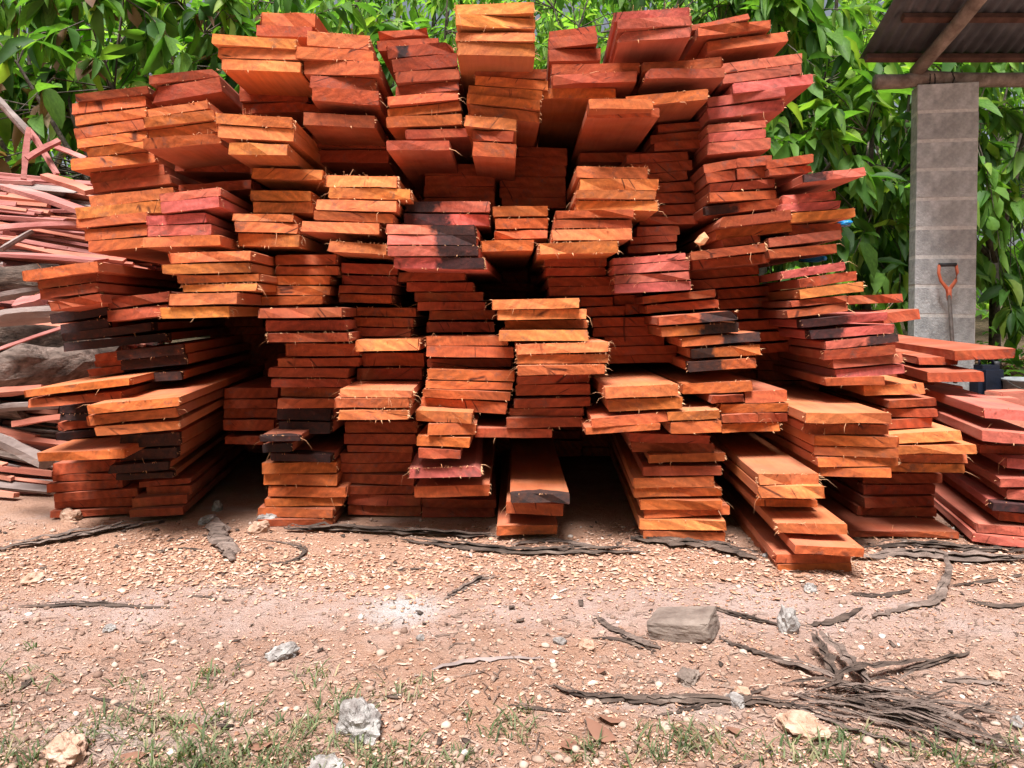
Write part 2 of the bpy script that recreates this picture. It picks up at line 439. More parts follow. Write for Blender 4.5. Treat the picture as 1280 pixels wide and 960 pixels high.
# ------------------------------------------------------------------ the timber pile
# each stack: where it is, distance of its sawn ends, turn of the boards, tone, and its boards from the top
# a board: left, right, height at left, height at right, thickness (photo pixels at that distance) and notes
# notes: o l r p tone, f frayed, k / kl / kr black end or left / right part of it, +N / -N centimetres further back / forward, w wane
STACKS = [
("leaning stack at the far upper left corner of the pile", 2.45, -3, 'o', """
97 183 119 104 10 r|91 178 130 115 14|95 180 145 130 13|94 182 160 147 14|99 183 174 161 13|109 184 186 177 11|95 192 200 187 15|113 203 216 203 14 r +3|122 215 230 217 12 r +5|113 217 245 232 14 l|101 203 260 249 15 l|100 186 273 264 13 o|109 190 287 278 15 o|115 214 302 292 14 o"""),
("small reddish stack jutting out beside the upper left corner stack", 2.25, -4, 'p', """
200 274 241 232 11|204 276 253 245 14|181 257 269 265 12|181 262 281 279 14|181 276 296 293 14 o"""),
("dark gap over the small reddish stack", 2.52, -2, 'r', """225 315 231 224 12"""),
("rough dark red pair near the upper left corner", 2.45, -4, 'r', """190 272 97 83 11 w|190 279 110 96 19 w"""),
("jutting stack under the rough dark red pair", 2.30, -3, 'o', """
187 263 137 125 11|183 271 148 138 13|184 273 161 151 13|185 275 175 164 14"""),
("pale jutting trio above the upper dark gap", 2.28, -2, 'l', """272 366 143 147 13 f|275 366 157 160 16|286 361 178 181 15"""),
("pale trio on top left of the ridge", 2.33, -2, 'l', """269 370 45 48 13|273 371 59 60 13|277 374 73 75 14"""),
("pair perched highest left on the ridge", 2.60, -1, 'o', """324 393 12 14 18|320 390 31 33 14"""),
("ridge stack second from the left with a bright top board", 2.35, -2, 'o', """
383 460 38 41 18 l f|370 466 59 61 15|379 474 74 76 18|388 468 94 94 16 r|392 474 110 112 18 r|378 453 129 132 10 r +18|379 467 140 141 16 r|392 485 168 169 17 r +30|392 485 186 187 17 r +30"""),
("tall ridge stack left of the highest centre stack", 2.40, -1, 'r', """
474 534 40 31 9 o +14|472 548 50 43 13 o +10|484 568 58 52 15 k0 w|491 572 74 68 16|496 575 91 86 14|494 574 105 100 13|485 574 121 113 12 o|484 576 134 125 12 o|484 577 146 140 14 o|507 588 161 157 12|484 562 176 174 13 -14"""),
("highest centre stack of the ridge", 2.20, 0, 'l', """569 667 4 6 14 f|570 668 19 22 15|569 668 38 42 12|571 668 50 54 17 f"""),
("slumped stack right under the highest centre stack", 2.34, 0, 'o', """
593 683 82 87 12|593 685 94 100 12|585 678 106 112 12|583 675 118 125 12|585 675 131 138 13|581 645 144 148 15 l -4|590 642 163 165 13 -3|590 644 177 181 18 -3"""),
("low ridge stack right of the highest centre stack", 2.55, 1, 'p', """687 745 36 32 10|686 746 46 42 15|686 752 61 58 16"""),
("overhanging group above the right middle of the pile", 2.32, 2, 'o', """
690 800 80 76 13 r|690 795 93 90 13 r|679 770 109 108 13 o +3|737 817 122 121 14 o -17|733 822 137 138 11 o -9"""),
("three board block at the top right of the ridge", 2.25, 2, 'p', """769 863 13 7 12 f|772 863 26 22 12|773 862 38 35 13 w"""),
("splayed pinkish stack at the upper right corner", 2.38, 2, 'p', """
866 935 29 19 8 o|870 964 37 24 12 o|886 987 49 37 14 o|903 1003 76 66 13|905 1001 91 81 12|915 1016 106 92 13|885 980 121 109 12|886 982 135 122 14|885 958 155 149 10|886 958 166 160 11|886 962 178 172 15"""),
("knotty stack left of the splayed pinkish corner stack", 2.30, 1, 'r', """
804 903 75 70 13|805 906 88 84 13 w|773 882 108 98 10 +16|783 886 120 110 14 o"""),
("narrow recessed column right of the pale middle stack", 2.52, 1, 'r', """
823 878 155 152 9|815 886 166 161 12|818 886 178 174 11|783 862 194 188 11|790 866 204 199 13|806 860 216 212 12|814 878 228 225 12|815 876 241 239 13|812 878 256 253 13|800 872 270 269 11|795 850 284 281 12|787 846 297 293 9|785 845 307 303 10"""),
("splintered right hand stack with a broken knot", 2.32, 2, 'r', """
881 920 204 199 12 o|921 962 197 196 12 o|883 920 216 212 13|921 962 210 208 14 o|886 968 230 223 11|886 971 241 236 12|884 978 256 247 12 kl|897 988 272 262 13 w -4|898 990 286 276 13 o|905 952 298 291 11|865 958 314 303 11 f -4|867 962 325 316 12|862 948 337 331 12 +20|862 948 350 344 12 +20"""),
("upper part of the rightmost tall stack", 2.28, 2, 'p', """
960 1016 199 192 11 r|962 1016 210 205 9|1006 1078 216 210 11 kl -9|980 1045 243 237 12|978 1050 254 250 11|990 1070 266 259 12 l|985 1052 281 278 13 r +6|962 1051 297 287 12|962 1045 311 304 12 r"""),
("lower part of the rightmost tall stack", 2.25, 3, 'p', """
980 1054 338 327 11 f|999 1070 348 338 12 r|998 1078 361 351 13 l|990 1058 375 368 9 r|985 1060 387 378 11 r|1002 1105 399 389 11 kl|1012 1115 412 404 12 kl|1031 1120 426 416 11 kr|1029 1117 437 430 13 r|1043 1130 449 441 12|1048 1135 462 455 12|1034 1103 472 469 11 o"""),
("pink planks fanning out beside the block pillar", 2.62, 16, 'p', """
1062 1124 369 367 11 +35|1103 1147 391 385 14 -5|1195 1262 438 434 13 f|1150 1196 446 446 10 r +12|1167 1229 466 464 13 -8 f"""),
("pale stack below the rightmost tall stack", 2.28, 5, 'l', """
1084 1155 482 478 14|1108 1168 499 496 11|1108 1168 511 509 11|1110 1165 524 521 12|1112 1204 544 538 13 w -8|1120 1214 556 553 12 -6|1125 1208 569 567 11|1112 1203 580 579 11"""),
("jutting stack of six right of the bottom dark hollow", 2.10, 4, 'o', """
1007 1110 515 514 14 l -3|1008 1108 530 529 13|1017 1119 543 544 14|1020 1120 558 559 12|1022 1123 571 571 12|1027 1112 584 584 12"""),
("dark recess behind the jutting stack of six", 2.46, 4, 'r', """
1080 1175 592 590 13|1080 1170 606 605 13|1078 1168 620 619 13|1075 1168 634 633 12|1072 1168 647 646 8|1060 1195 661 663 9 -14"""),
("sprawling pink stack cut off by the right edge", 2.22, 14, 'p', """
1235 1305 510 514 14|1233 1305 539 543 14 -4|1226 1300 556 557 11 r +8|1263 1325 574 574 13|1250 1315 597 595 12|1261 1320 612 611 13|1240 1305 627 630 11 k w|1255 1310 641 643 13 f w|1228 1300 657 659 12|1220 1300 669 671 11"""),
("longest jutting stack at the bottom right foot", 2.03, 5, 'l', """
949 1025 592 592 14 f|949 1027 607 605 16|945 1020 624 623 10 o +9|973 1055 654 651 14 f -2|993 1074 680 680 12 -6 o|967 1062 689 692 12 o|970 1063 702 701 17 o"""),
("tall foot stack left of the longest jutting stack", 2.27, 3, 'o', """
786 885 540 543 11 r|790 891 553 553 14 r|812 908 569 566 11 -3|803 900 582 580 12 r|792 892 597 593 14 l|793 901 611 607 12|800 900 625 622 13|806 913 638 632 12|800 905 650 648 13 l|805 907 664 665 14 l"""),
("jutting stack with a bright broad top in the right centre", 2.16, 2, 'o', """
756 850 483 480 15 l f -3|760 853 499 495 15|740 835 521 514 13|731 825 533 528 9"""),
("loose cluster right of the jutting broad topped stack", 2.22, 3, 'o', """
853 940 479 475 14|887 930 493 492 10|932 985 489 487 15|900 986 505 503 12|902 946 517 516 11|947 987 516 516 12|902 977 529 528 12|836 902 515 512 12 l -7|838 902 527 525 15 -5"""),
("black stained stack right of the pile's centre", 2.20, 3, 'o', """
822 920 395 387 12 kr w|827 924 408 402 13 kr|853 951 422 414 12 kr|866 952 436 430 13 kl|862 947 452 447 13 kl"""),
("pinkish stack of four between centre and black stained stack", 2.30, 2, 'p', """767 858 322 315 9|767 861 331 325 12|768 860 344 339 11|768 863 355 350 12"""),
("pair resting on the right black stained stack", 2.34, 2, 'r', """802 893 370 361 10|810 899 381 373 11"""),
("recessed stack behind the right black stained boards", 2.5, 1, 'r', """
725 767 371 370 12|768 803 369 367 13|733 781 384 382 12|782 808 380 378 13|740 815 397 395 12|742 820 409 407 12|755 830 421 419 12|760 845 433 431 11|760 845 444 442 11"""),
("pale straw coloured stack in the upper right middle", 2.25, 1, 'l', """
721 811 207 207 15 f|724 823 223 223 14|720 820 237 238 11|721 823 249 250 13 f|694 792 263 262 10 r -3|692 790 274 274 11 r -3|690 788 286 285 15 f -3|674 772 303 301 15 f -6"""),
("dark stack under the pale straw coloured stack", 2.42, 1, 'r', """681 758 321 321 12|682 758 334 333 11|686 766 346 345 12|687 768 358 356 12"""),
("right black stained group's shaded neighbour behind", 2.6, 2, 'r', """
895 975 362 356 12|897 977 375 370 12|910 980 388 384 12|915 985 402 398 12|930 990 416 412 12|935 990 430 427 12"""),
("frayed stack in the middle of the pile", 2.15, 0, 'l', """
615 724 374 372 13|622 733 387 385 13|632 735 400 399 11 o +6|623 736 412 412 14|646 761 430 426 13 f|646 760 443 442 12 f|647 757 456 455 13 f"""),
("dark stack under the frayed middle stack", 2.30, 0, 'r', """
646 737 470 467 11|645 737 481 479 14|643 738 499 495 12|637 730 511 509 10|633 728 521 520 13|594 690 534 535 12"""),
("slanting recessed stack below the left black stained boards", 2.45, -1, 'r', """
498 582 340 338 12|508 592 352 352 12|518 604 365 364 12|523 607 377 377 11|537 620 388 387 12|534 618 402 402 13"""),
("broad stack left of the frayed middle stack", 2.30, 0, 'o', """
531 635 420 420 12 l f|533 642 432 433 14|534 640 448 448 11 r +8|534 643 460 463 14|532 640 475 478 10|529 638 485 490 11|525 633 497 503 15"""),
("narrow stack under the broad left middle stack", 2.22, 0, 'o', """519 590 512 515 15 l|535 594 529 530 15|520 587 545 547 13|522 575 560 563 12"""),
("broken ended pink stack at the foot near the middle", 2.30, -1, 'p', """511 602 585 583 13 f w -6|520 612 605 604 15 o|528 620 622 622 12 r +24|527 618 634 633 14 r +24"""),
("small foot stack with a grey weathered top end", 2.28, 0, 'o', """638 712 616 616 12 k -8|633 704 629 629 16 o|621 697 656 658 13 o +2"""),
("frayed trio above the left foot stack", 2.18, -2, 'l', """424 515 486 487 10 f|419 512 497 497 13 f|423 510 512 512 13 f"""),
("tall foot stack under the frayed trio", 2.55, -1, 'r', """
432 522 526 527 14|430 520 542 542 13|434 516 556 557 9|425 514 566 566 12|425 514 578 579 12|426 518 591 592 13|435 521 605 607 11|435 526 617 619 14|434 526 632 634 13"""),
("orange foot stack under the black boards left of centre", 2.47, -2, 'o', """
329 420 577 578 14|329 421 592 593 14|334 432 608 609 13|330 427 623 624 10|322 417 634 635 11|325 417 646 647 10"""),
("black weathered stack left of centre", 2.45, -2, 'r', """345 413 510 511 15 k|346 413 527 527 15 k|325 374 544 544 8 k -12|329 365 554 553 11 k -6|338 415 566 567 10 k"""),
("red stack above the black weathered boards", 2.40, -2, 'r', """357 448 429 429 16|348 448 447 447 11|336 436 459 460 12|342 438 472 473 11|349 437 484 485 12|349 430 497 498 12"""),
("jutting red trio left of centre", 2.22, -2, 'r', """323 428 385 383 13 -2|331 430 400 399 14|335 437 416 415 12 f"""),
("shaded stack above the jutting red trio", 2.42, -2, 'o', """344 420 318 317 13|343 422 332 332 11|329 412 345 344 11|331 412 357 357 12|323 405 370 369 11"""),
("recessed stack right of the jutting red trio", 2.45, -1, 'r', """
427 497 328 331 13|427 496 343 345 12|423 491 356 357 10|423 490 367 368 11|444 519 383 384 12|441 517 396 397 12|441 514 409 410 11|443 524 425 423 15 l -16|452 530 441 441 17|446 528 460 459 15"""),
("stack under the upper left dark gap", 2.42, -2, 'l', """315 404 209 212 14 l|313 390 237 239 13|314 390 251 252 14|291 368 266 268 10 -6|296 373 277 279 13 -6|297 375 291 293 16 -6 f"""),
("pale frayed stack in the upper left middle", 2.25, -1, 'l', """406 496 217 219 15 f|410 512 233 235 14 f|395 496 248 251 14|391 491 262 267 12|375 474 275 279 14|410 482 300 304 14 f"""),
("black stained stack in the upper centre", 2.20, 0, 'p', """508 612 251 252 14 kl +16|506 612 267 268 14 kl +16|482 594 279 281 13 kr|483 595 293 294 13 kr|486 597 307 307 13 kr|492 605 321 322 14 kr f"""),
("small stack right of the upper centre black stained boards", 2.36, 0, 'o', """616 685 258 257 13|619 685 273 272 13|618 684 288 287 11|601 667 300 299 14 -6"""),
("splayed stack sticking out farthest left", 2.30, -8, 'o', """33 121 338 325 14 -4|53 120 351 340 11 r|54 122 362 352 13 r|65 128 377 366 12 r|136 212 373 363 13 r +8|138 208 388 380 14 r +8"""),
("black boards under the splayed left stack", 2.50, -8, 'r', """68 136 392 380 13 k|80 138 405 397 13 k|84 190 416 402 11 k|86 205 428 416 11 k"""),
("yellowish jutting stack in the left middle", 2.20, -3, 'l', """212 316 316 313 13|209 313 331 328 12|221 322 344 341 10|227 320 355 353 10 f|212 300 367 365 15|199 287 384 382 14 f"""),
("black ended group in the left middle", 2.46, -8, 'o', """153 228 437 430 13 k|153 228 450 443 13 k|160 226 467 464 11 k|121 152 442 437 10|117 152 451 447 9|111 152 461 456 10"""),
("pair sticking out low on the left side", 2.25, -9, 'o', """36 160 486 472 10 -3|43 150 497 489 11"""),
("dark bit under the low left pair", 2.50, -8, 'r', """78 118 505 505 11 k|79 118 516 516 9 k|74 118 527 524 11|73 125 540 536 10 k"""),
("jutting trio at the left with a broad orange top", 2.18, -9, 'o', """116 222 504 496 12 -2|117 221 517 509 13|124 220 531 527 12 l"""),
("black ended lower left foot stack", 2.56, -9, 'o', """152 222 543 541 17 k -14|150 218 562 560 14 k -12|143 210 578 577 11 k -12|148 215 591 590 8 k -8|178 237 600 598 7|182 237 608 607 12|166 230 622 620 12 -4|167 230 634 633 10 -4"""),
("leftmost foot stack of the pile", 2.56, -8, 'r', """50 152 564 563 12 o -28|72 142 577 576 14|71 150 591 591 9|67 152 601 600 11|75 170 613 611 11|70 162 624 623 11|68 163 636 635 9"""),
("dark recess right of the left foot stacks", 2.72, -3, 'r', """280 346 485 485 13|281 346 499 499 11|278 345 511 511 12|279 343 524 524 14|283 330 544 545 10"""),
]
HIDDEN = [  # boards deep in the hollows, too dark to tell one from another
(531, 618, 205, 14, 2.80), (531, 618, 219, 14, 2.8), (531, 618, 233, 14, 2.8), (531, 618, 247, 14, 2.8), (647, 709, 184, 12, 2.86), (625, 709, 196, 12, 2.86),
(625, 707, 208, 13, 2.86), (625, 707, 221, 13, 2.86), (625, 707, 234, 13, 2.86), (628, 707, 247, 13, 2.86), (608, 690, 316, 13, 2.9), (608, 690, 329, 13, 2.9),
(608, 690, 342, 13, 2.9), (608, 690, 355, 14, 2.9), (687, 790, 534, 13, 2.8), (690, 790, 547, 13, 2.8), (700, 788, 560, 14, 2.85), (705, 790, 574, 14, 2.9), (705, 790, 588, 14, 2.95),
(705, 790, 602, 14, 3.0), (600, 690, 548, 14, 3.0), (600, 690, 562, 14, 3.0), (600, 690, 576, 14, 3.0), (600, 790, 616, 14, 3.1), (232, 320, 396, 13, 2.75), (232, 322, 409, 13, 2.75), (240, 330, 423, 13, 2.75), (250, 335, 437, 13, 2.75),
(250, 335, 451, 13, 2.75), (250, 335, 465, 13, 2.75), (280, 345, 478, 8, 2.75), (282, 330, 556, 14, 2.95), (282, 330, 570, 14, 2.95), (282, 330, 584, 14, 2.95), (282, 330, 598, 14, 2.95), (282, 330, 612, 14, 2.95),
(215, 320, 160, 13, 2.75), (215, 320, 174, 13, 2.75), (220, 320, 188, 13, 2.75), (220, 320, 202, 13, 2.75), (300, 385, 100, 13, 2.75), (300, 385, 114, 13, 2.75), (300, 385, 128, 13, 2.75),
(905, 1000, 541, 13, 2.6), (905, 1000, 555, 13, 2.6), (905, 1000, 569, 13, 2.65), (950, 1070, 600, 13, 2.75), (950, 1070, 614, 13, 2.75), (950, 1070, 628, 13, 2.75), (950, 1070, 642, 12, 2.75),
(955, 1000, 440, 12, 2.6), (955, 1000, 453, 12, 2.6), (960, 1040, 466, 12, 2.6), (960, 1040, 479, 12, 2.6), (745, 850, 456, 11, 2.6), (880, 960, 456, 12, 2.65), (880, 960, 468, 12, 2.65), (725, 820, 190, 13, 2.8),
(1165, 1225, 486, 12, 2.7), (1112, 1184, 452, 12.6, 2.75), (1119, 1189, 465, 12.6, 2.75), (1117, 1186, 478, 12.6, 2.75), (1115, 1191, 491, 12.6, 2.75), (1113, 1188, 504, 12.6, 2.75), (1120, 1185, 517, 12.6, 2.75), (1118, 1190, 530, 12.6, 2.75), (1116, 1187, 543, 12.6, 2.75), (1114, 1184, 556, 12.6, 2.75), (1112, 1189, 569, 12.6, 2.75), (1119, 1186, 582, 12.6, 2.75), (1117, 1191, 595, 12.6, 2.75), (1115, 1188, 608, 12.6, 2.75), (1175, 1240, 520, 14, 2.6), (1185, 1240, 534, 14, 2.6), (1195, 1250, 570, 14, 2.6), (1195, 1250, 584, 14, 2.6), (1185, 1250, 600, 14, 2.55), (1185, 1250, 616, 14, 2.5), (1185, 1250, 632, 14, 2.45), (1185, 1240, 646, 14, 2.4),
]
TONE = {'o': (0.45, 0.105, 0.029), 'l': (0.56, 0.168, 0.048), 'r': (0.29, 0.052, 0.019), 'p': (0.44, 0.100, 0.072)}  # wood tones; l and p partly carry light on jutting and right-hand stacks
WORD = {'o': 'orange', 'l': 'pale orange', 'r': 'dark red', 'p': 'pinkish red'}
ORD = ['top', 'second', 'third', 'fourth', 'fifth', 'sixth', 'seventh', 'eighth', 'ninth', 'tenth', 'eleventh', 'twelfth', 'thirteenth', 'fourteenth']

def board_geo(w, t, L, rg, wane=False):
    """one sawn board: x across, y along its length from the visible end, z up; rough edges and a slightly uneven cut"""
    b = min(0.0022, t * 0.08)
    j = lambda s: rg.uniform(-s, s)
    prof = [(-w / 2, b), (-w / 2 + b, 0), (-w / 6 + j(.02), j(.0008)), (w / 6 + j(.02), j(.0008)), (w / 2 - b, 0), (w / 2, b), (w / 2, t - b), (w / 2 - b, t),
            (w / 6 + j(.02), t + j(.0008)), (-w / 6 + j(.02), t + j(.0008)), (-w / 2 + b, t), (-w / 2, t - b)]
    if wane:   # bark edge: one long side slopes in
        s = rg.choice((0, 1)); c = rg.uniform(0.25, 0.6) * t
        if s: prof[6] = (w / 2 - c * .3, t * .55); prof[7] = (w / 2 - c * 1.3, t)
        else: prof[11] = (-w / 2 + c * .3, t * .55); prof[10] = (-w / 2 + c * 1.3, t)
    n = len(prof)
    skew, sl = j(0.028), j(0.006)
    ys = [0, 0.025, L * 0.35, L * 0.7, L]
    rag = rg.choice((.0026, .0026, .0026, .008))
    chip = rg.choice((0, 5, 6, 11)) if rg.random() < .3 else -1
    bow, sag = j(0.008), j(0.006)
    V, Fc, mi = [], [], []
    for q, y in enumerate(ys):
        u = y / L
        for pi, (x, z) in enumerate(prof):
            yy = y
            if pi == chip and q == 0: yy += rg.uniform(.012, .03); x *= 1 - rg.uniform(.01, .04)
            if q == 0: yy += skew * x / w + sl * z / t + j(rag)
            V.append((x + bow * math.sin(u * 3.1) + (j(0.0022) if q < 2 else 0), yy, z + sag * math.sin(u * 3.1) * 0.5 + (j(0.0011) if q < 2 else 0)))
    for q in range(len(ys) - 1):
        for k in range(n):
            k2 = (k + 1) % n
            Fc.append((q * n + k, q * n + k2, (q + 1) * n + k2, (q + 1) * n + k)); mi.append(0)
    # sawn ends as a fan of flat strips (bottom row to top row)
    def cap(base, flip):
        pairs = [(11, 0), (10, 1), (9, 2), (8, 3), (7, 4), (6, 5)]
        for a, c in zip(pairs[:-1], pairs[1:]):
            f = (base + a[0], base + a[1], base + c[1], base + c[0])
            Fc.append(f if not flip else f[::-1]); mi.append(1)
    cap(0, False); cap((len(ys) - 1) * n, True)
    return V, Fc, mi

def fringe_geo(w, t, rg, n):
    """torn fibres hanging on the arris of a sawn end"""
    V, Fc = [], []
    for _ in range(n):
        side = rg.random()
        if side < 0.40: p = Vector((rg.uniform(-w / 2, w / 2), 0.0, t)); out = Vector((0, 0, rg.uniform(.2, 1)))
        elif side < 0.48: p = Vector((rg.uniform(-w / 2, w / 2), 0.0, 0)); out = Vector((0, 0, rg.uniform(-1, -.2)))
        else:
            s = rg.choice((-1, 1, 1)); p = Vector((s * w / 2, rg.uniform(-.002, .03), rg.uniform(0, t))); out = Vector((s * 1.0, 0, rg.uniform(-.9, .4)))
        L = rg.uniform(.002, .009) if rg.random() < 0.92 else rg.uniform(.015, .045)
        d = (out + Vector((rg.uniform(-.5, .5), -rg.uniform(.1, .7), rg.uniform(-.3, .3)))).normalized()
        r = rg.uniform(.0004, .0016) if L < .012 else rg.uniform(.0004, .0008)
        a = p - d * 0.002; m = p + d * L * .55; e = p + d * L + Vector((rg.uniform(-.3, .3) * L, 0, -L * rg.uniform(.1, .7)))
        s1 = d.cross(Vector((0.3, 1, 0.2))).normalized() * r; s2 = d.cross(s1).normalized() * r
        b = len(V)
        V += [a + s1, a - s1 * .5 + s2, a - s1 * .5 - s2, m + s1 * .8, m - s1 * .4 + s2 * .8, m - s1 * .4 - s2 * .8, e]
        for k in range(3):
            k2 = (k + 1) % 3
            Fc += [(b + k, b + k2, b + 3 + k2, b + 3 + k), (b + 3 + k, b + 3 + k2, b + 6)]
    return V, Fc

def stain(o, c, h):
    o['stain_centre'] = float(c); o['stain_half'] = float(h)

def place(xl, xr, yl, yr, h, d, dz, yaw, pitch=0.0):
    """board frame: z from the stack's distance so that boards lie on one another, then drawn forward or back"""
    cx, cb = (xl + xr) / 2, (yl + yr) / 2 + h
    base = P(cx, cb, d)
    w, t = (xr - xl) / F * d, h / F * d
    roll = math.atan2(-(yr - yl), (xr - xl))
    rot = Matrix.Rotation(yaw, 4, 'Z') @ Matrix.Rotation(-roll, 4, 'Y') @ Matrix.Rotation(pitch, 4, 'X')
    return Matrix.Translation(base + Vector((0, dz, 0))) @ rot, w, t

rg = random.Random(21)
records = []
for si, (phrase, d0, yaw0, tone0, txt) in enumerate(STACKS):
    rows = [r.strip() for r in txt.strip().split('|')]
    syaw = rg.uniform(-1.2, 1.2)
    for bi, row in enumerate(rows):
        q = row.split()
        xl, xr, yl, yr, h = (float(c) for c in q[:5])
        notes = q[5:]
        tone = next((c for c in notes if c in TONE), tone0)
        off = sum(float(c) for c in notes if c[0] in '+-') / 100
        records.append(dict(stack=phrase, i=bi, n=len(rows), box=(xl, xr, yl, yr, h), d=d0 + off, dz=rg.uniform(-0.014, 0.014), yaw=R(-(yaw0 + syaw + rg.uniform(-1.0, 1.0))),
                            tone=tone, frayed='f' in notes, black=next((c for c in notes if c[0] == 'k'), ''), wane='w' in notes, seed=rg.randrange(10 ** 6), area=(xr - xl) * h * (0.6 if d0 + off > 2.47 else 1)))
keep = set(id(r) for r in sorted(records, key=lambda r: -r['area'])[:300])
hid_v, hid_f, hid_m = [], [], []
def to_hidden(Mx, V, Fc, mi):
    b = len(hid_v)
    hid_v.extend(tuple(Mx @ Vector(v)) for v in V)
    hid_f.extend(tuple(b + i for i in f) for f in Fc)
    hid_m.extend(mi)

for r in records:
    g = random.Random(r['seed'])
    xl, xr, yl, yr, h = r['box']
    Mx, w, t = place(xl, xr, yl, yr, h, r['d'], r['dz'], r['yaw'])
    t -= 0.0020
    L = g.uniform(1.95, 2.3)
    V, Fc, mi = board_geo(w, t, L, g, r['wane'])
    if id(r) not in keep and not r['black']:
        to_hidden(Mx, V, Fc, mi); continue
    o = mesh_obj('board', V, Fc, [M['long'], M['end']], mat_idx=mi)
    o.matrix_world = Mx
    c = TONE[r['tone']]; v = g.uniform(0.72, 1.18); hue = g.uniform(-.12, .12)
    o.color = (c[0] * v, c[1] * v * (1 + hue), c[2] * v * (1 - hue), 1)
    k = r['black']
    dark = ''
    if k == 'k': stain(o, 0, w); dark = 'black weathered'
    elif k == 'kl': stain(o, -w * .5, w * g.uniform(.4, .62)); dark = 'black on its left'
    elif k == 'kr': stain(o, w * .5, w * g.uniform(.38, .55)); dark = 'black on its right'
    elif k == 'k0': stain(o, -w * .28, w * .14); dark = 'black spotted'
    else: stain(o, 0, -1)
    word = WORD[r['tone']]
    adj = ('frayed ' if r['frayed'] else '') + (dark + ' ' if dark in ('black weathered', 'black spotted') else word + ' ')
    pos = ORD[r['i']] if r['i'] < r['n'] - 1 or r['n'] == 1 else 'bottom'
    if r['n'] == 1: lab = f"{adj}board end in the {r['stack']}"
    else: lab = f"{adj}board, {pos} of the {r['stack']}"
    if len(lab.split()) > 16: lab = lab.replace(adj, '', 1)
    tag(o, lab, 'board', 'sawn boards in the big pile')
    nf = g.randint(40, 70) if r['frayed'] else g.randint(4, 14)
    fv, ff = fringe_geo(w, t, g, nf)
    tag(mesh_obj('torn_fibres', fv, ff, M['fibre'], o), kind='stuff')

for (xl, xr, y, h, d) in HIDDEN:
    q_ = -.15 if y < 260 else .15 if xl > 800 else .42
    Mx, w, t = place(xl, xr, y, y, h, d + q_, max(0, q_ - .05), R(rg.uniform(-2, 2)))
    to_hidden(Mx, *board_geo(w, t - .001, 1.5, rg))
# backing boards added behind the visible ends to stop light through the gaps
SIL = [(110, 640), (95, 130), (280, 60), (420, 30), (620, 25), (860, 30), (985, 80), (1000, 200), (1060, 350), (1090, 480), (1150, 640)]
def sil_top(px):
    for (a, b), (c, e) in zip(SIL[1:-1], SIL[2:]):
        if a <= px <= c: return b + (e - b) * (px - a) / (c - a)
    return 999
for k, px in enumerate(range(120, 1110, 92)):
    y = 640 + (k % 3) * 4
    while y - 14 > max(sil_top(px), sil_top(min(px + 88, 1110))) + 22:
        y -= 14
        Mx, w, t = place(px + rg.uniform(-4, 4), px + 88 + rg.uniform(-4, 4), y, y + rg.uniform(-1, 1), 13.6, 2.5, 0.95 + rg.uniform(0, .14), R(rg.uniform(-1, 1)))
        to_hidden(Mx, *board_geo(w, t, 1.05, rg))
inner = mesh_obj('recessed_boards', hid_v, hid_f, [M['long'], M['end']], mat_idx=hid_m)
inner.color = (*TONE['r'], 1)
stain(inner, 0, -99)
tag(inner, 'shaded board ends deep in the gaps of the pile', 'board', kind='stuff')
# ------------------------------------------------------------------ heap of offcuts to the left of the pile
def strip_geo(a, b, w, t, rg, bark=False, bend=0.006, n=5):
    """a sawn strip (or half-round slab when bark) from a to b with an irregular edge"""
    a, b = Vector(a), Vector(b)
    ax = (b - a); L = ax.length; ax.normalize()
    side = ax.cross(Vector((0, 0, 1))).normalized()
    side = (Matrix.Rotation(rg.uniform(-.6, .6), 3, ax) @ side)
    up = side.cross(ax).normalized()
    ph = rg.uniform(0, 6)
    V, Fc = [], []
    prof = [(-1, 0), (1, 0), (1, 1), (-1, 1)] if not bark else [(-1, 1), (-.9, .45), (-.4, 0), (.4, 0), (.9, .45), (1, 1)]
    m = len(prof)
    for i in range(n + 1):
        u = i / n
        c = a + ax * (L * u) + up * (bend * L * math.sin(u * 3.1 + .2)) + side * (bend * L * .6 * math.sin(u * 4 + ph))
        k = (0.55 + 0.45 * math.sin(min(1, u * 3 + .25) * 1.57)) * (1 - .35 * max(0, u - .6)) * rg.uniform(.86, 1.1)
        for (x, z) in prof:
            V.append(c + side * (x * w / 2 * k) + up * ((z - .5) * t * rg.uniform(.85, 1.15)))
    for i in range(n):
        for k in range(m):
            k2 = (k + 1) % m
            Fc.append((i * m + k, (i + 1) * m + k, (i + 1) * m + k2, i * m + k2))
    Fc.append(tuple(range(m))); Fc.append(tuple(n * m + k for k in range(m - 1, -1, -1)))
    return V, Fc

rg = random.Random(5)
def offcut(name, V, Fc, mat, label, group=None, cat='offcut'):
    o = mesh_obj(name, V, Fc, mat)
    return tag(o, label, cat, group)

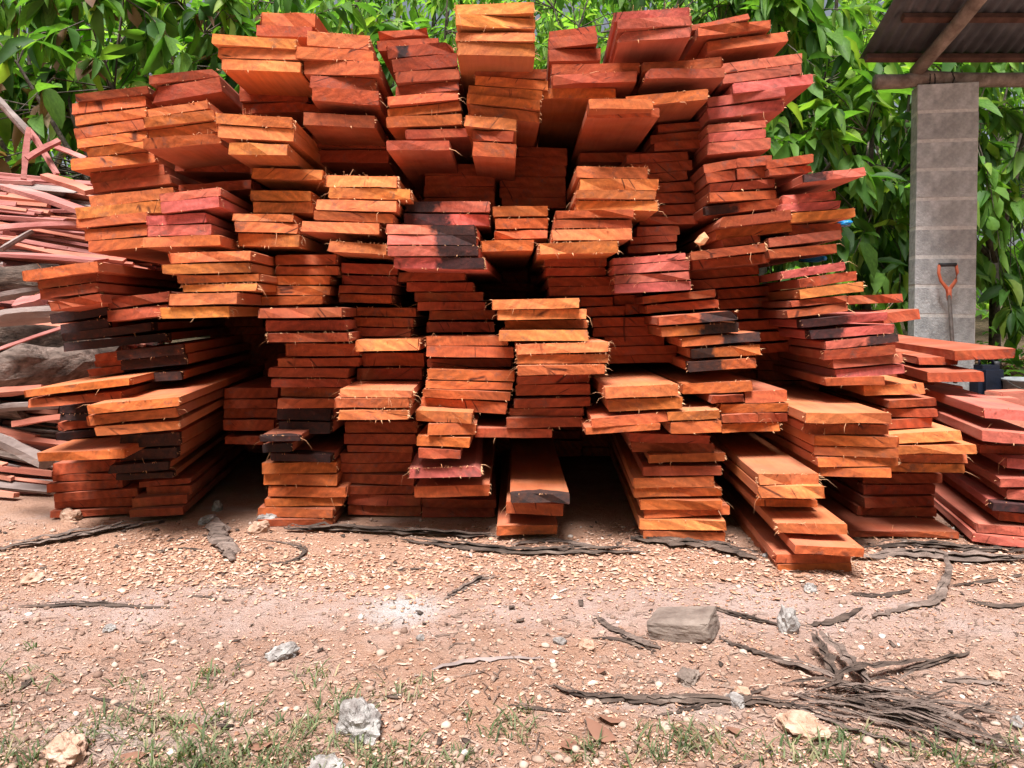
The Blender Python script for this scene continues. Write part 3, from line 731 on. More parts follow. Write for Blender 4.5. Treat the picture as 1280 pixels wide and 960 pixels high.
HG = 'offcuts in the heap left of the pile'
named = [  # pixel ends with distances, width, thickness, material, label
((-12, 118, 3.6), (40, 172, 3.5), .035, .03, 'offcut_grey', 'brown pole end leaning in from the left edge above the heap'),
((36, 160, 3.45), (29, 224, 3.4), .026, .02, 'offcut', 'pale upright strip of the crossed pair on top of the heap'),
((36, 162, 3.5), (72, 218, 3.42), .022, .018, 'offcut', 'pale slanting strip of the crossed pair on top of the heap'),
((33, 198, 3.35), (74, 176, 3.45), .026, .022, 'offcut', 'short pale strip propped across the top of the heap'),
((70, 184, 3.6), (108, 199, 3.5), .022, .02, 'offcut', 'thin pale strip sloping down to the pile at the heap top'),
((-10, 286, 3.2), (116, 280, 3.05), .03, .02, 'offcut', 'long pale curved strip bowing across the middle of the heap'),
((2, 312, 3.0), (40, 290, 3.1), .035, .02, 'offcut_grey', 'short grey strip lying crosswise in the heap'),
((-12, 318, 2.95), (126, 326, 2.9), .10, .012, 'offcut', 'broad pale pink slab nearest the top of the splayed left stack'),
((56, 220, 3.2), (112, 240, 3.05), .05, .02, 'offcut_red', 'short reddish strip among pale ones on the heap'),
((6, 234, 3.2), (118, 268, 3.0), .06, .02, 'offcut', 'straight broad pink strip slanting down across the heap'),
((20, 382, 2.8), (56, 374, 2.8), .06, .03, 'offcut', 'short block with a pale cut face on the dark slabs'),
((-14, 402, 2.75), (105, 392, 2.85), .10, .035, 'offcut_grey', 'grey weathered slab lying under the short pale block'),
((-10, 440, 2.62), (82, 408, 2.72), .012, .01, 'offcut', 'thin straw coloured stick leaning in the shadow at the left edge'),
((-14, 375, 2.9), (60, 362, 3.0), .07, .03, 'offcut_grey', 'brown slab end above the grey weathered slab'),
((-14, 545, 2.55), (58, 578, 2.45), .075, .045, 'offcut_grey', 'thick slab with a pale edge lying lowest at the left edge'),
((-14, 492, 2.75), (62, 486, 2.7), .09, .02, 'offcut_red', 'orange slab at the left edge behind the low jutting pair'),
((-14, 512, 2.7), (70, 506, 2.65), .06, .03, 'offcut_grey', 'curved grey slab at the left edge below the orange slab'),
((20, 530, 2.7), (82, 520, 2.65), .05, .02, 'offcut_red', 'reddish splinter beneath the curved grey slab'),
]
for a, b, w, t, m, lab in named:
    V, Fc = strip_geo(P(*a), P(*b), w, t, rg, m == 'offcut_grey', 0.010)
    offcut('wood_offcut', V, Fc, M[m], lab, HG)

for a, b, r, lab in [((-20, 462, 2.85), (122, 452, 3.1), .085, 'thick grey log lying in the shade at the left edge'), ((-20, 418, 3.0), (120, 430, 3.2), .06, 'dark log above the thick grey log'), ((-20, 345, 3.2), (110, 352, 3.3), .06, 'black log under the pink strips at the left edge')]:
    A, B = P(*a), P(*b)
    pts = [A.lerp(B, u / 6) + Vector((0, rg.uniform(-.01, .01), rg.uniform(-.012, .012))) for u in range(7)]
    o = MB().add(*tube(pts, [r * rg.uniform(.88, 1.1) for _ in pts], 14, jit=.10, rg=rg)).build('log', M['bark'] if r > .07 else M['bark_dark'])
    tag(o, lab, 'log', 'logs in the left heap')
fill_v, fill_f = {}, {}
for k in range(1700):
    z = rg.uniform(0.02, 1.46) if k > 200 else rg.uniform(0.85, 1.5)
    yf = 2.95 + z * 0.42 + (0.25 if z > .9 else 0)
    y = yf + (rg.random() ** 3.2) * 1.0 + .04
    x0 = -3.6 + rg.uniform(-.5, .5); L = rg.uniform(.9, 1.7)
    yaw = rg.gauss(.05, .13); tl = rg.gauss(-.13, .05)
    a = Vector((x0, y, z)); b = a + Vector((math.cos(yaw), math.sin(yaw) * .8, tl)) * L
    b.x = min(b.x, -1.78)
    if b.z < .02: b.z = .02
    if z > .70: m = rg.choice(['offcut'] * 3 + ['offcut_red', 'offcut_red', 'offcut_grey'])
    elif z > .42: m = rg.choice(['bark_dark', 'bark', 'bark_dark'])
    else: m = rg.choice(['offcut', 'offcut_grey', 'offcut_red', 'bark'])
    bk = m in ('bark', 'bark_dark')
    w = rg.choice([.02, .03, .04, .06, .09]) * rg.uniform(.8, 1.2) if not bk else rg.uniform(.08, .17)
    V, Fc = strip_geo(a, b, w, rg.uniform(.008, .022) if not bk else rg.uniform(.02, .05), rg, bk or m == 'offcut_grey', rg.uniform(.0005, .005))
    if k < 150 and y < yf + .25:
        nm = {'offcut': 'thin pale pink strip', 'offcut_red': 'thin reddish strip', 'offcut_grey': 'weathered grey brown strip', 'bark': 'grey bark slab', 'bark_dark': 'dark bark slab'}[m]
        at = 'upper' if z > .9 else 'middle' if z > .42 else 'lower'
        offcut('wood_offcut', V, Fc, M[m], f'{nm} jumbled among like pieces in the {at} part of the left heap', f'{nm}s in the {at} heap')
    else:
        fv, ff = fill_v.setdefault(m, []), fill_f.setdefault(m, [])
        q = len(fv); fv += [tuple(v) for v in V]; ff += [tuple(q + i for i in f) for f in Fc]
av, af, am, mats = [], [], [], []
for mi, m in enumerate(fill_v):
    q = len(av); av += fill_v[m]; af += [tuple(q + i for i in f) for f in fill_f[m]]; am += [mi] * len(fill_f[m]); mats.append(M[m])
tag(mesh_obj('offcut_debris', av, af, mats, mat_idx=am), 'tangled mass of strips and bark filling the left heap', 'offcut', kind='stuff')

# ------------------------------------------------------------------ bark, sticks and stones on the ground
def path_ground(pts, lift, rg, sub=7, wob=.012):
    """smooth ground path through pixel points (px, py[, extra height])"""
    w = []
    for p in pts:
        q = G(p[0], p[1]); q.z = gz(q.x, q.y) + lift + (p[2] if len(p) > 2 else 0); w.append(q)
    out = []
    for i in range(len(w) - 1):
        p0, p1, p2, p3 = w[max(i - 1, 0)], w[i], w[i + 1], w[min(i + 2, len(w) - 1)]
        for s in range(sub):
            t = s / sub
            c = 0.5 * ((2 * p1) + (p2 - p0) * t + (2 * p0 - 5 * p1 + 4 * p2 - p3) * t * t + (3 * p1 - p0 - 3 * p2 + p3) * t ** 3)
            out.append(c + Vector((rg.uniform(-wob, wob), rg.uniform(-wob, wob), rg.uniform(0, wob * .5))))
    out.append(w[-1])
    return out

def bark_geo(pts, r, rg, strands=3, flat=.24, wob=.006, spread=1.0):
    mb = MB()
    for s in range(strands):
        off = Vector((rg.uniform(-1, 1), rg.uniform(-1, 1), 0)) * r * spread * (0 if s == 0 else 1)
        off.z = rg.uniform(0, r * .7) if s else 0
        lo = 0 if s == 0 else rg.randrange(0, max(1, len(pts) // 3))
        hi = len(pts) if s == 0 else rg.randrange(max(lo + 3, 2 * len(pts) // 3), len(pts) + 1)
        q = [p + off * rg.uniform(.7, 1.3) + Vector((rg.uniform(-wob, wob), rg.uniform(-wob, wob), rg.uniform(0, wob * .6))) for p in pts[lo:hi]]
        if len(q) < 3: continue
        rr = [(r if s == 0 else r * rg.uniform(.3, .6)) * (min(1, .25 + 3 * i / len(q)) * min(1, .2 + 3 * (len(q) - 1 - i) / len(q))) * rg.uniform(.75, 1.2) for i in range(len(q))]
        mb.add(*tube(q, rr, 6, jit=.22, rg=rg, flat=flat))
    return mb

rg = random.Random(33)
BARK = [  # pixel path, radius (m), strands, material, label
([(-15, 690), (70, 676), (140, 662), (206, 652)], .022, 4, 'bark', 'long grey bark slab lying before the left foot stacks'),
([(24, 756), (110, 757), (214, 763)], .0085, 2, 'bark_dark', 'straight dark stick lying alone on the left of the yard'),
([(268, 648), (272, 668), (284, 688), (289, 704)], .027, 3, 'bark', 'thick crumpled grey bark chunk pointing at the viewer near the pale rocks'),
([(300, 700), (335, 708), (368, 704), (379, 690), (362, 680), (318, 674)], .0075, 2, 'bark_dark', 'curled dark bark strip right of the crumpled chunk'),
([(355, 664), (430, 663), (520, 668), (622, 672)], .022, 5, 'bark_dark', 'broad dark bark strip along the foot of the left middle stacks'),
([(500, 676), (570, 684), (660, 690), (740, 691), (806, 694)], .017, 4, 'bark_dark', 'long bark strip below the dark hollow'),
([(640, 682), (690, 676), (758, 688)], .014, 3, 'bark', 'short bark flake by the small grey topped stack'),
([(785, 674), (850, 682), (905, 693), (944, 706)], .026, 4, 'bark_dark', 'dark ridged bark strip below the tall right foot stack'),
([(557, 749), (575, 738), (600, 724), (624, 720)], .010, 2, 'bark', 'short grey stick in the middle of the yard'),
([(742, 770), (775, 790), (800, 803), (826, 813)], .010, 5, 'bark', 'forked bark splinter left of the flat stone'),
([(740, 795), (775, 800), (820, 815)], .006, 2, 'bark_dark', 'thin dark tine beside the forked bark splinter'),
([(688, 862), (740, 874), (800, 878), (860, 876), (960, 882), (1010, 884)], .011, 4, 'bark_dark', 'long dark bark strip trailing left from the shredded heap'),
([(890, 762), (930, 774), (975, 782)], .010, 3, 'bark_dark', 'dark bark strip touching the pointed white rock on its left'),
([(1010, 778), (1045, 774), (1078, 762)], .010, 3, 'bark_dark', 'dark bark strip right of the pointed white rock'),
([(1090, 774), (1130, 762), (1165, 752), (1182, 735, .02), (1183, 718, .05)], .012, 2, 'bark', 'curved bark strip rising at its tip on the right'),
([(1068, 704), (1130, 698), (1200, 702), (1290, 700)], .026, 5, 'bark', 'broad grey bark slab lying under the right shredded bark'),
([(1080, 690), (1140, 682), (1210, 690), (1290, 690)], .015, 6, 'bark_dark', 'tangled dark bark strips at the foot of the right pink stack'),
([(1190, 734), (1240, 729), (1290, 716)], .008, 2, 'bark_dark', 'thin dark twig reaching the right edge'),
([(1060, 745), (1100, 748), (1140, 738)], .008, 3, 'bark_dark', 'loose bark fibres behind the curved rising strip'),
([(1120, 838), (1170, 826), (1212, 812)], .008, 2, 'bark_dark', 'dark twig angled up to the right of the shredded heap'),
([(1170, 846), (1215, 850), (1262, 853)], .008, 3, 'bark', 'short grey bark strip right of the shredded heap'),
([(1210, 752), (1250, 758), (1295, 755)], .009, 3, 'bark_dark', 'dark bark scrap near the right edge'),
([(112, 860), (160, 876), (214, 896)], .0045, 1, 'bark_dark', 'thin twig in the sparse grass at the lower left'),
([(460, 712), (500, 710), (538, 708)], .006, 1, 'bark_dark', 'small thin stick left of the short grey stick'),
([(232, 748), (262, 749), (290, 752)], .005, 1, 'bark_dark', 'small dark twig right of the straight stick'),
([(540, 838), (600, 828), (680, 824)], .008, 1, 'offcut_grey', 'buried brown root showing in the middle foreground'),
([(635, 882), (680, 888), (712, 892)], .005, 1, 'bark_dark', 'thin twig behind the small grass tuft'),
([(182, 690), (230, 684), (262, 690)], .006, 2, 'bark_dark', 'small bark scrap left of the crumpled chunk'),
([(900, 800), (935, 815), (985, 828), (1012, 838)], .009, 3, 'bark_dark', 'dark bark strip running from the flat stone to the heap'),
([(820, 896), (870, 884), (930, 872), (960, 858)], .006, 2, 'bark_dark', 'fine dark root lying left of the shredded heap'),
]
for pts, r, s, m, lab in BARK:
    pp = path_ground(pts, r * .30, rg, wob=r * .35)
    o = bark_geo(pp, r, rg, s, flat=.6 if 'chunk pointing' in lab else .26, wob=r * .3).build('bark_strip', M[m], smooth=False)
    tag(o, lab, 'bark' if r > .0062 else 'twig', 'bark and sticks on the yard')

heap = empty('shredded_bark_heap', G(1130, 880))
tag(heap, 'big heap of shredded dark bark strips in the right foreground', 'bark heap')
main = [([(1018, 812, .03), (1032, 835, .02), (1050, 858, .0)], .011), ([(1030, 808, .03), (1060, 835, .02), (1085, 858, .01)], .011), ([(1180, 822, .0), (1110, 842, .02), (1070, 852, .03), (1030, 876, .02)], .008),
        ([(960, 826), (1010, 842, .01), (1050, 856, .01)], .008)]
for k in range(52):
    x0 = rg.uniform(975, 1120); L = rg.uniform(60, 210); y0 = 852 + rg.uniform(0, 1) * 30 + (x0 - 975) * .10
    sl = rg.gauss(.20, .13); x1 = min(x0 + L, 1292)
    lift = rg.uniform(.0, .03)
    cv = rg.uniform(-9, 9)
    main.append(([(x0, y0, 0), (x0 + L * .35, y0 + L * .35 * sl + cv, lift), (x0 + L * .7, y0 + L * .7 * sl + cv * .6, lift * .8), (x1, min(945, y0 + L * sl), rg.uniform(0, .02))], rg.choice([.0014, .002, .0028, .004, .006])))
for k in range(8):
    x0 = rg.uniform(1040, 1230); y0 = rg.uniform(850, 915); a = rg.uniform(-1.2, .9)
    main.append(([(x0, y0, .01), (x0 + 30 * math.cos(a), y0 + 14 * math.sin(a), .02), (x0 + 62 * math.cos(a + .2), y0 + 30 * math.sin(a + .2), .005)], rg.uniform(.002, .004)))
for pts, r in main:
    pp = path_ground(pts, r * .5, rg, wob=r * .5, sub=5)
    o = bark_geo(pp, r, rg, 2, wob=r * .5).build('bark_shred', M[rg.choice(['bark_dark', 'bark', 'bark'])])
    o.parent = heap; o.matrix_parent_inverse = Matrix.Translation(-Vector(heap.location))

def rock_geo(size, rg, sub=3, rough=.35, box=0.0):
    bm = bmesh.new()
    bmesh.ops.create_icosphere(bm, subdivisions=sub, radius=1)
    sd = Vector((rg.uniform(0, 50), rg.uniform(0, 50), rg.uniform(0, 50)))
    for v in bm.verts:
        d = v.co.normalized()
        p = d.copy()
        if box:
            mx = max(abs(d.x), abs(d.y), abs(d.z)); p = p.lerp(d / mx, box)
        k = 1 + rough * noise.noise(d * 1.3 + sd) + rough * .55 * noise.noise(d * 3.1 + sd) + rough * .3 * noise.noise(d * 7 + sd)
        v.co = Vector((p.x * size[0], p.y * size[1], p.z * size[2])) * k * .5
    V = [v.co.copy() for v in bm.verts]; Fc = [tuple(q.index for q in f.verts) for f in bm.faces]
    bm.free()
    return V, Fc

ROCKS = [ # base centre px, py, width px, height px, material, box, label
(447, 916, 66, 48, 'rock', 0, 'large pale lumpy rock in the grass left of centre'),
(74, 944, 58, 36, 'rock_pink', 0, 'pinkish pale rock at the lower left corner'),
(1008, 924, 62, 30, 'rock_pink', 0, 'ochre and white rock in front of the shredded bark heap'),
(335, 657, 36, 22, 'rock', 0, 'pale rounded rock beside the orange foot stack'),
(322, 667, 30, 18, 'rock_pink', 0, 'ochre rock in front of the pale rounded rock'),
(84, 651, 32, 18, 'rock_pink', 0, 'tan rock at the foot of the leftmost stack'),
(988, 790, 34, 36, 'rock', 0, 'pointed white rock standing between dark bark strips'),
(352, 824, 42, 20, 'rock', 0, 'half buried white rock on the open earth at left'),
(1246, 850, 26, 18, 'rock_pink', 0, 'round pinkish stone near the right edge'),
(270, 638, 16, 16, 'rock', 0, 'small pale stone in the dark gap of the left foot'),
(258, 654, 26, 14, 'rock', 0, 'small whitish stone behind the crumpled bark chunk'),
(36, 728, 30, 14, 'rock_pink', 0, 'flat tan stone at the left edge of the yard'),
(1015, 742, 18, 13, 'rock', 0, 'small grey stone before the longest jutting stack'),
(862, 855, 36, 17, 'slab', .3, 'flat brown stone sunk in the earth left of the bark heap'),
(922, 882, 28, 16, 'rock', 0, 'small pale stone just left of the shredded bark'),
(400, 958, 60, 16, 'rock', 0, 'flat pale stone cut by the bottom edge'),
(525, 800, 12, 9, 'rock', 0, 'tiny white stone alone in the middle of the yard'),
(42, 722, 14, 9, 'rock', 0, 'tiny pale stone by the flat tan stone'),
(135, 790, 16, 11, 'rock', 0, 'small white stone under the straight dark stick'),
(203, 806, 14, 10, 'rock_pink', 0, 'small buff stone in the left foreground'),
(930, 870, 24, 12, 'rock_pink', 0, 'little ochre stone above the pale stone by the heap'),
(1275, 905, 22, 14, 'rock', 0, 'small stone at the right edge below the bark heap'),
(960, 700, 12, 9, 'rock', 0, 'tiny stone left of the longest jutting stack'),
(700, 805, 18, 11, 'rock', 0, 'pale stone left of the forked bark splinter'),
(735, 810, 26, 13, 'rock_pink', 0, 'pinkish stone under the forked bark splinter'),
]
for px, py, w, h, m, bx, lab in ROCKS:
    b = G(px, py); s = b.y / F
    w *= .85; h *= .82
    V, Fc = rock_geo((w * s * 1.05, w * s * rg.uniform(.7, .9), h * s * 1.25), rg, 3 if w < 30 else 4, .42, bx)
    o = mesh_obj('rock', V, Fc, M[m])
    o.location = (b.x, b.y + w * s * .3, gz(b.x, b.y) + h * s * .31)
    o.rotation_euler = (0, 0, rg.uniform(0, 6))
    tag(o, lab, 'rock', 'loose rocks on the yard')
# the flat broken stone
bm = bmesh.new()
bmesh.ops.create_cube(bm, size=1)
bmesh.ops.subdivide_edges(bm, edges=bm.edges[:], cuts=9, use_grid_fill=True)
for v in bm.verts:
    p = v.co.copy()
    p.x += .18 * p.y - .10 * p.z
    n_ = noise.noise(p * 5) * .05 + noise.noise(p * 13) * .02
    e = (abs(v.co.x) > .49) + (abs(v.co.y) > .49) + (abs(v.co.z) > .49)
    v.co = Vector((p.x * .128 * (1 + n_ - .035 * (e > 1)), p.y * .095 * (1 + n_ - .05 * (e > 1)), p.z * .046 * (1 + n_ * 2 - .10 * (e > 1)) + .006 * p.x * 3))
V = [v.co.copy() for v in bm.verts]; Fc = [tuple(q.index for q in f.verts) for f in bm.faces]; bm.free()
o = mesh_obj('flat_stone', V, Fc, M['slab'])
b = G(862, 806)
o.location = (b.x, b.y + .055, gz(b.x, b.y) + .022); o.rotation_euler = (R(2), R(3), R(-14))
tag(o, 'flat grey brown broken stone like a brick on the yard', 'stone')

# wood chips, pebbles, crumbs: nobody could count them
def scatter(n, py_lo, py_hi, dens, rs):
    out = []
    while len(out) < n:
        px, py = rs.uniform(-220, 1500), rs.uniform(py_lo, py_hi)
        if rs.random_sample() < dens(px, py): out.append((px, py))
    return out
def chips(n, dens, lo, hi, rs, lo_y=648, hi_y=985, thick=.0012):
    V, T = [], []
    for px, py in scatter(n, lo_y, hi_y, dens, rs):
        g = G(px, py); L = lo + (hi - lo) * rs.random_sample() ** 2.2; w = L * rs.uniform(.3, .95); a = rs.uniform(0, 6.28)
        ca, sa = math.cos(a), math.sin(a); tx, ty = rs.uniform(-.35, .35), rs.uniform(-.35, .35)
        z = gz(g.x, g.y) + .0015 + L * .10
        b = len(V); k = rs.uniform(-.25, .25)
        pts = [(-L * rs.uniform(.3, .6), -w / 2 * rs.uniform(.2, 1)), (L * rs.uniform(.1, .6), -w / 2 * rs.uniform(.4, 1.2)), (L * rs.uniform(0, .6), w / 2 * rs.uniform(.4, 1.2)), (-L * rs.uniform(.1, .6), w / 2 * rs.uniform(.3, 1))]
        for up in (0, thick):
            for (x, y) in pts:
                V.append((g.x + x * ca - y * sa, g.y + x * sa + y * ca, z + x * tx + y * ty + up))
        T += [(b, b + 2, b + 1), (b, b + 3, b + 2), (b + 4, b + 5, b + 6), (b + 4, b + 6, b + 7)]
        for q in range(4):
            r = (q + 1) % 4
            T += [(b + q, b + r, b + 4 + r), (b + q, b + 4 + r, b + 4 + q)]
    return V, T
def chip_dens(px, py):
    k = math.exp(-((py - 712) / 42) ** 2) + .22 * (py > 640) + (.12 if py > 780 else 0)
    return min(1, k * (.45 + .9 * max(0, noise.noise(Vector((px * .007, py * .02, 3))) + .35)))
V1, T1 = chips(25000, chip_dens, .0022, .011, nrs)
def near_pile(px, py):
    return math.exp(-((py - 704) / 30) ** 2) * min(1, .5 + 1.2 * max(0, noise.noise(Vector((px * .006, py * .02, 5))) + .2))
V3, T3 = chips(10000, near_pile, .006, .024, nrs)
b0 = len(V1); V1 += V3; T1 += [(a + b0, b + b0, c + b0) for a, b, c in T3]
tag(tri_obj('wood_chips', V1, T1, M['chip']), 'pale orange wood chips strewn over the earth before the pile', 'wood chips', kind='stuff')
def peb_dens(px, py): return min(1, .25 + .7 * (noise.noise(Vector((px * .006, py * .015, 9))) + .3))
ico = bmesh.new(); bmesh.ops.create_icosphere(ico, subdivisions=1, radius=1)
iv = np.array([v.co[:] for v in ico.verts]); it = np.array([[q.index for q in f.verts] for f in ico.faces]); ico.free()
VV, TT = [], []
for px, py in scatter(2900, 648, 985, peb_dens, nrs):
    g = G(px, py); s = (.0018 + .0075 * nrs.random_sample() ** 3.2)
    q = iv * (1 + nrs.uniform(-.28, .28, (len(iv), 1))) * np.array([s * nrs.uniform(.8, 1.5), s * nrs.uniform(.8, 1.4), s * nrs.uniform(.5, .9)])
    TT.append(it + len(VV) * len(iv)); VV.append(q + np.array([g.x, g.y, gz(g.x, g.y) + s * .25]))
tag(tri_obj('pebbles', np.concatenate(VV), np.concatenate(TT), M['pebble']), 'small pebbles and earth crumbs scattered on the yard', 'pebbles', kind='stuff')
V2, T2 = chips(420, lambda px, py: .12 + .8 * (py > 650 and py < 705), .006, .028, nrs, thick=.002)
tag(tri_obj('bark_crumbs', V2, T2, M['bark_dark']), 'dark bark crumbs scattered on the yard', 'bark crumbs', kind='stuff')

V4, T4 = [], []
for px, py in scatter(5200, 655, 985, lambda px, py: min(1, .15 + .6 * (py > 770) + .5 * max(0, noise.noise(Vector((px * .008, py * .02, 21)))) * 2), nrs):
    g = G(px, py); L = .006 + .045 * nrs.random_sample() ** 2.5; a = nrs.uniform(0, 6.28); w = nrs.uniform(.0004, .0016); k = nrs.uniform(-.4, .4) * L
    ca, sa = math.cos(a), math.sin(a); z = gz(g.x, g.y) + .002
    q = len(V4)
    for (u, m, up) in ((-.5, 0, 0), (0, k, nrs.uniform(0, .004)), (.5, 0, 0)):
        for sd in (-w, w):
            x, y = u * L, m + sd; V4.append((g.x + x * ca - y * sa, g.y + x * sa + y * ca, z + up + (w if sd > 0 else 0)))
    T4 += [(q, q + 1, q + 3), (q, q + 3, q + 2), (q + 2, q + 3, q + 5), (q + 2, q + 5, q + 4)]
tag(tri_obj('dry_litter', V4, T4, M['straw']), 'fine dry fibres and plant litter on the yard', 'litter', kind='stuff')

# grass in tufts in the foreground
GRASS = [(20, 848, 40, 14), (168, 850, 26, 12), (262, 840, 30, 14), (255, 925, 110, 45), (140, 900, 60, 20), (380, 915, 45, 30), (400, 850, 30, 14), (470, 940, 60, 25), (330, 945, 80, 25), (635, 910, 40, 22), (20, 930, 40, 30),
         (860, 925, 60, 18), (1000, 945, 90, 18), (1060, 925, 40, 14), (1180, 945, 60, 15), (820, 950, 50, 12), (560, 950, 50, 12), (490, 862, 40, 10), (195, 955, 90, 20), (1260, 940, 30, 15), (430, 880, 40, 15), (40, 808, 6, 3), (730, 945, 40, 14)]
V, T = [], []
rs = np.random.RandomState(3)
for (px, py, rx, ry) in GRASS:
    for k in range(int(4 + rx * ry * .028)):
        g = G(px + rs.normal() * rx * .55, min(985, py + rs.normal() * ry * .6))
        for c in range(3):
            L = rs.uniform(.008, .028) * (1.5 if rs.random_sample() < .08 else 1); a = rs.uniform(0, 6.28); lean = rs.uniform(.3, 1.8)
            w = rs.uniform(.0007, .0017); x, y = g.x + rs.normal() * .006, g.y + rs.normal() * .006; z = gz(x, y)
            dx, dy = math.cos(a) * lean, math.sin(a) * lean; sx, sy = -math.sin(a) * w, math.cos(a) * w
            b = len(V)
            V += [(x - sx, y - sy, z), (x + sx, y + sy, z), (x + dx * L * .5 - sx, y + dy * L * .5 - sy, z + L * .62), (x + dx * L * .5 + sx, y + dy * L * .5 + sy, z + L * .62), (x + dx * L * 1.05, y + dy * L * 1.05, z + L * .85)]
            T += [(b, b + 1, b + 3), (b, b + 3, b + 2), (b + 2, b + 3, b + 4)]
tag(tri_obj('grass', V, T, M['grass']), 'sparse short grass tufts in the foreground earth', 'grass', kind='stuff')

# ------------------------------------------------------------------ leaves
def leaf_template(detail=True, curl=.25, fold=.18):
    """unit leaf along +y, returns verts and triangles"""
    if detail:
        ys = [0, .22, .5, .78, 1.0]; ws = [0, .70, 1, .66, 0]
    else:
        ys = [0, .45, 1.0]; ws = [0, 1, 0]
    mid = [(0, y, -curl * y * y) for y in ys]
    V = list(mid); n = len(ys); L, Rr = [], []
    for i in range(1, n - 1):
        L.append(len(V)); V.append((-.5 * ws[i], ys[i] - .02, mid[i][2] + fold * ws[i]))
        Rr.append(len(V)); V.append((.5 * ws[i], ys[i] - .02, mid[i][2] + fold * ws[i]))
    T = []
    for S, fl in ((L, 0), (Rr, 1)):
        t = [(0, 1, S[0])]
        for i in range(len(S) - 1): t += [(i + 1, i + 2, S[i + 1]), (i + 1, S[i + 1], S[i])]
        t += [(n - 2, n - 1, S[-1])]
        T += [q if fl else q[::-1] for q in t]
    return np.array(V, float), np.array(T, int)
LEAF_HI = [leaf_template(True, c, f) for c, f in ((.18, .12), (.40, .18), (.65, .10))]
LEAF_LO = [leaf_template(False, .3, .16)]

def leaves_mesh(pos, dirs, length, width, temps, rs):
    """many leaves: pos (N,3), dirs (N,3) along the leaf, returns V,T"""
    N = len(pos); Vs, Ts = [], []; base = 0
    dirs = dirs / np.linalg.norm(dirs, axis=1, keepdims=True)
    side = np.cross(dirs, np.array([0, 0, 1.0]) + rs.normal(0, .35, (N, 3)))
    side /= np.linalg.norm(side, axis=1, keepdims=True) + 1e-9
    nor = np.cross(side, dirs)
    which = rs.randint(0, len(temps), N)
    for k, (tv, tt) in enumerate(temps):
        ix = np.where(which == k)[0]
        if not len(ix): continue
        Vk = (side[ix, None, :] * (tv[None, :, 0:1] * width[ix, None, None]) + dirs[ix, None, :] * (tv[None, :, 1:2] * length[ix, None, None]) + nor[ix, None, :] * (tv[None, :, 2:3] * length[ix, None, None]))
        Vk = Vk + pos[ix, None, :]
        Ts.append((tt[None] + (np.arange(len(ix)) * len(tv))[:, None, None] + base).reshape(-1, 3))
        Vs.append(Vk.reshape(-1, 3)); base += len(ix) * len(tv)
    return np.concatenate(Vs), np.concatenate(Ts)

leaf_meshes = []
for k, (tv, tt) in enumerate(LEAF_HI):
    o_ = tri_obj('leaf', tv, tt, M['leaf']); leaf_meshes.append(o_.data); bpy.data.objects.remove(o_)
dead_mesh = leaf_meshes[2].copy(); dead_mesh.materials.clear(); dead_mesh.materials.append(M['leaf_dead'])

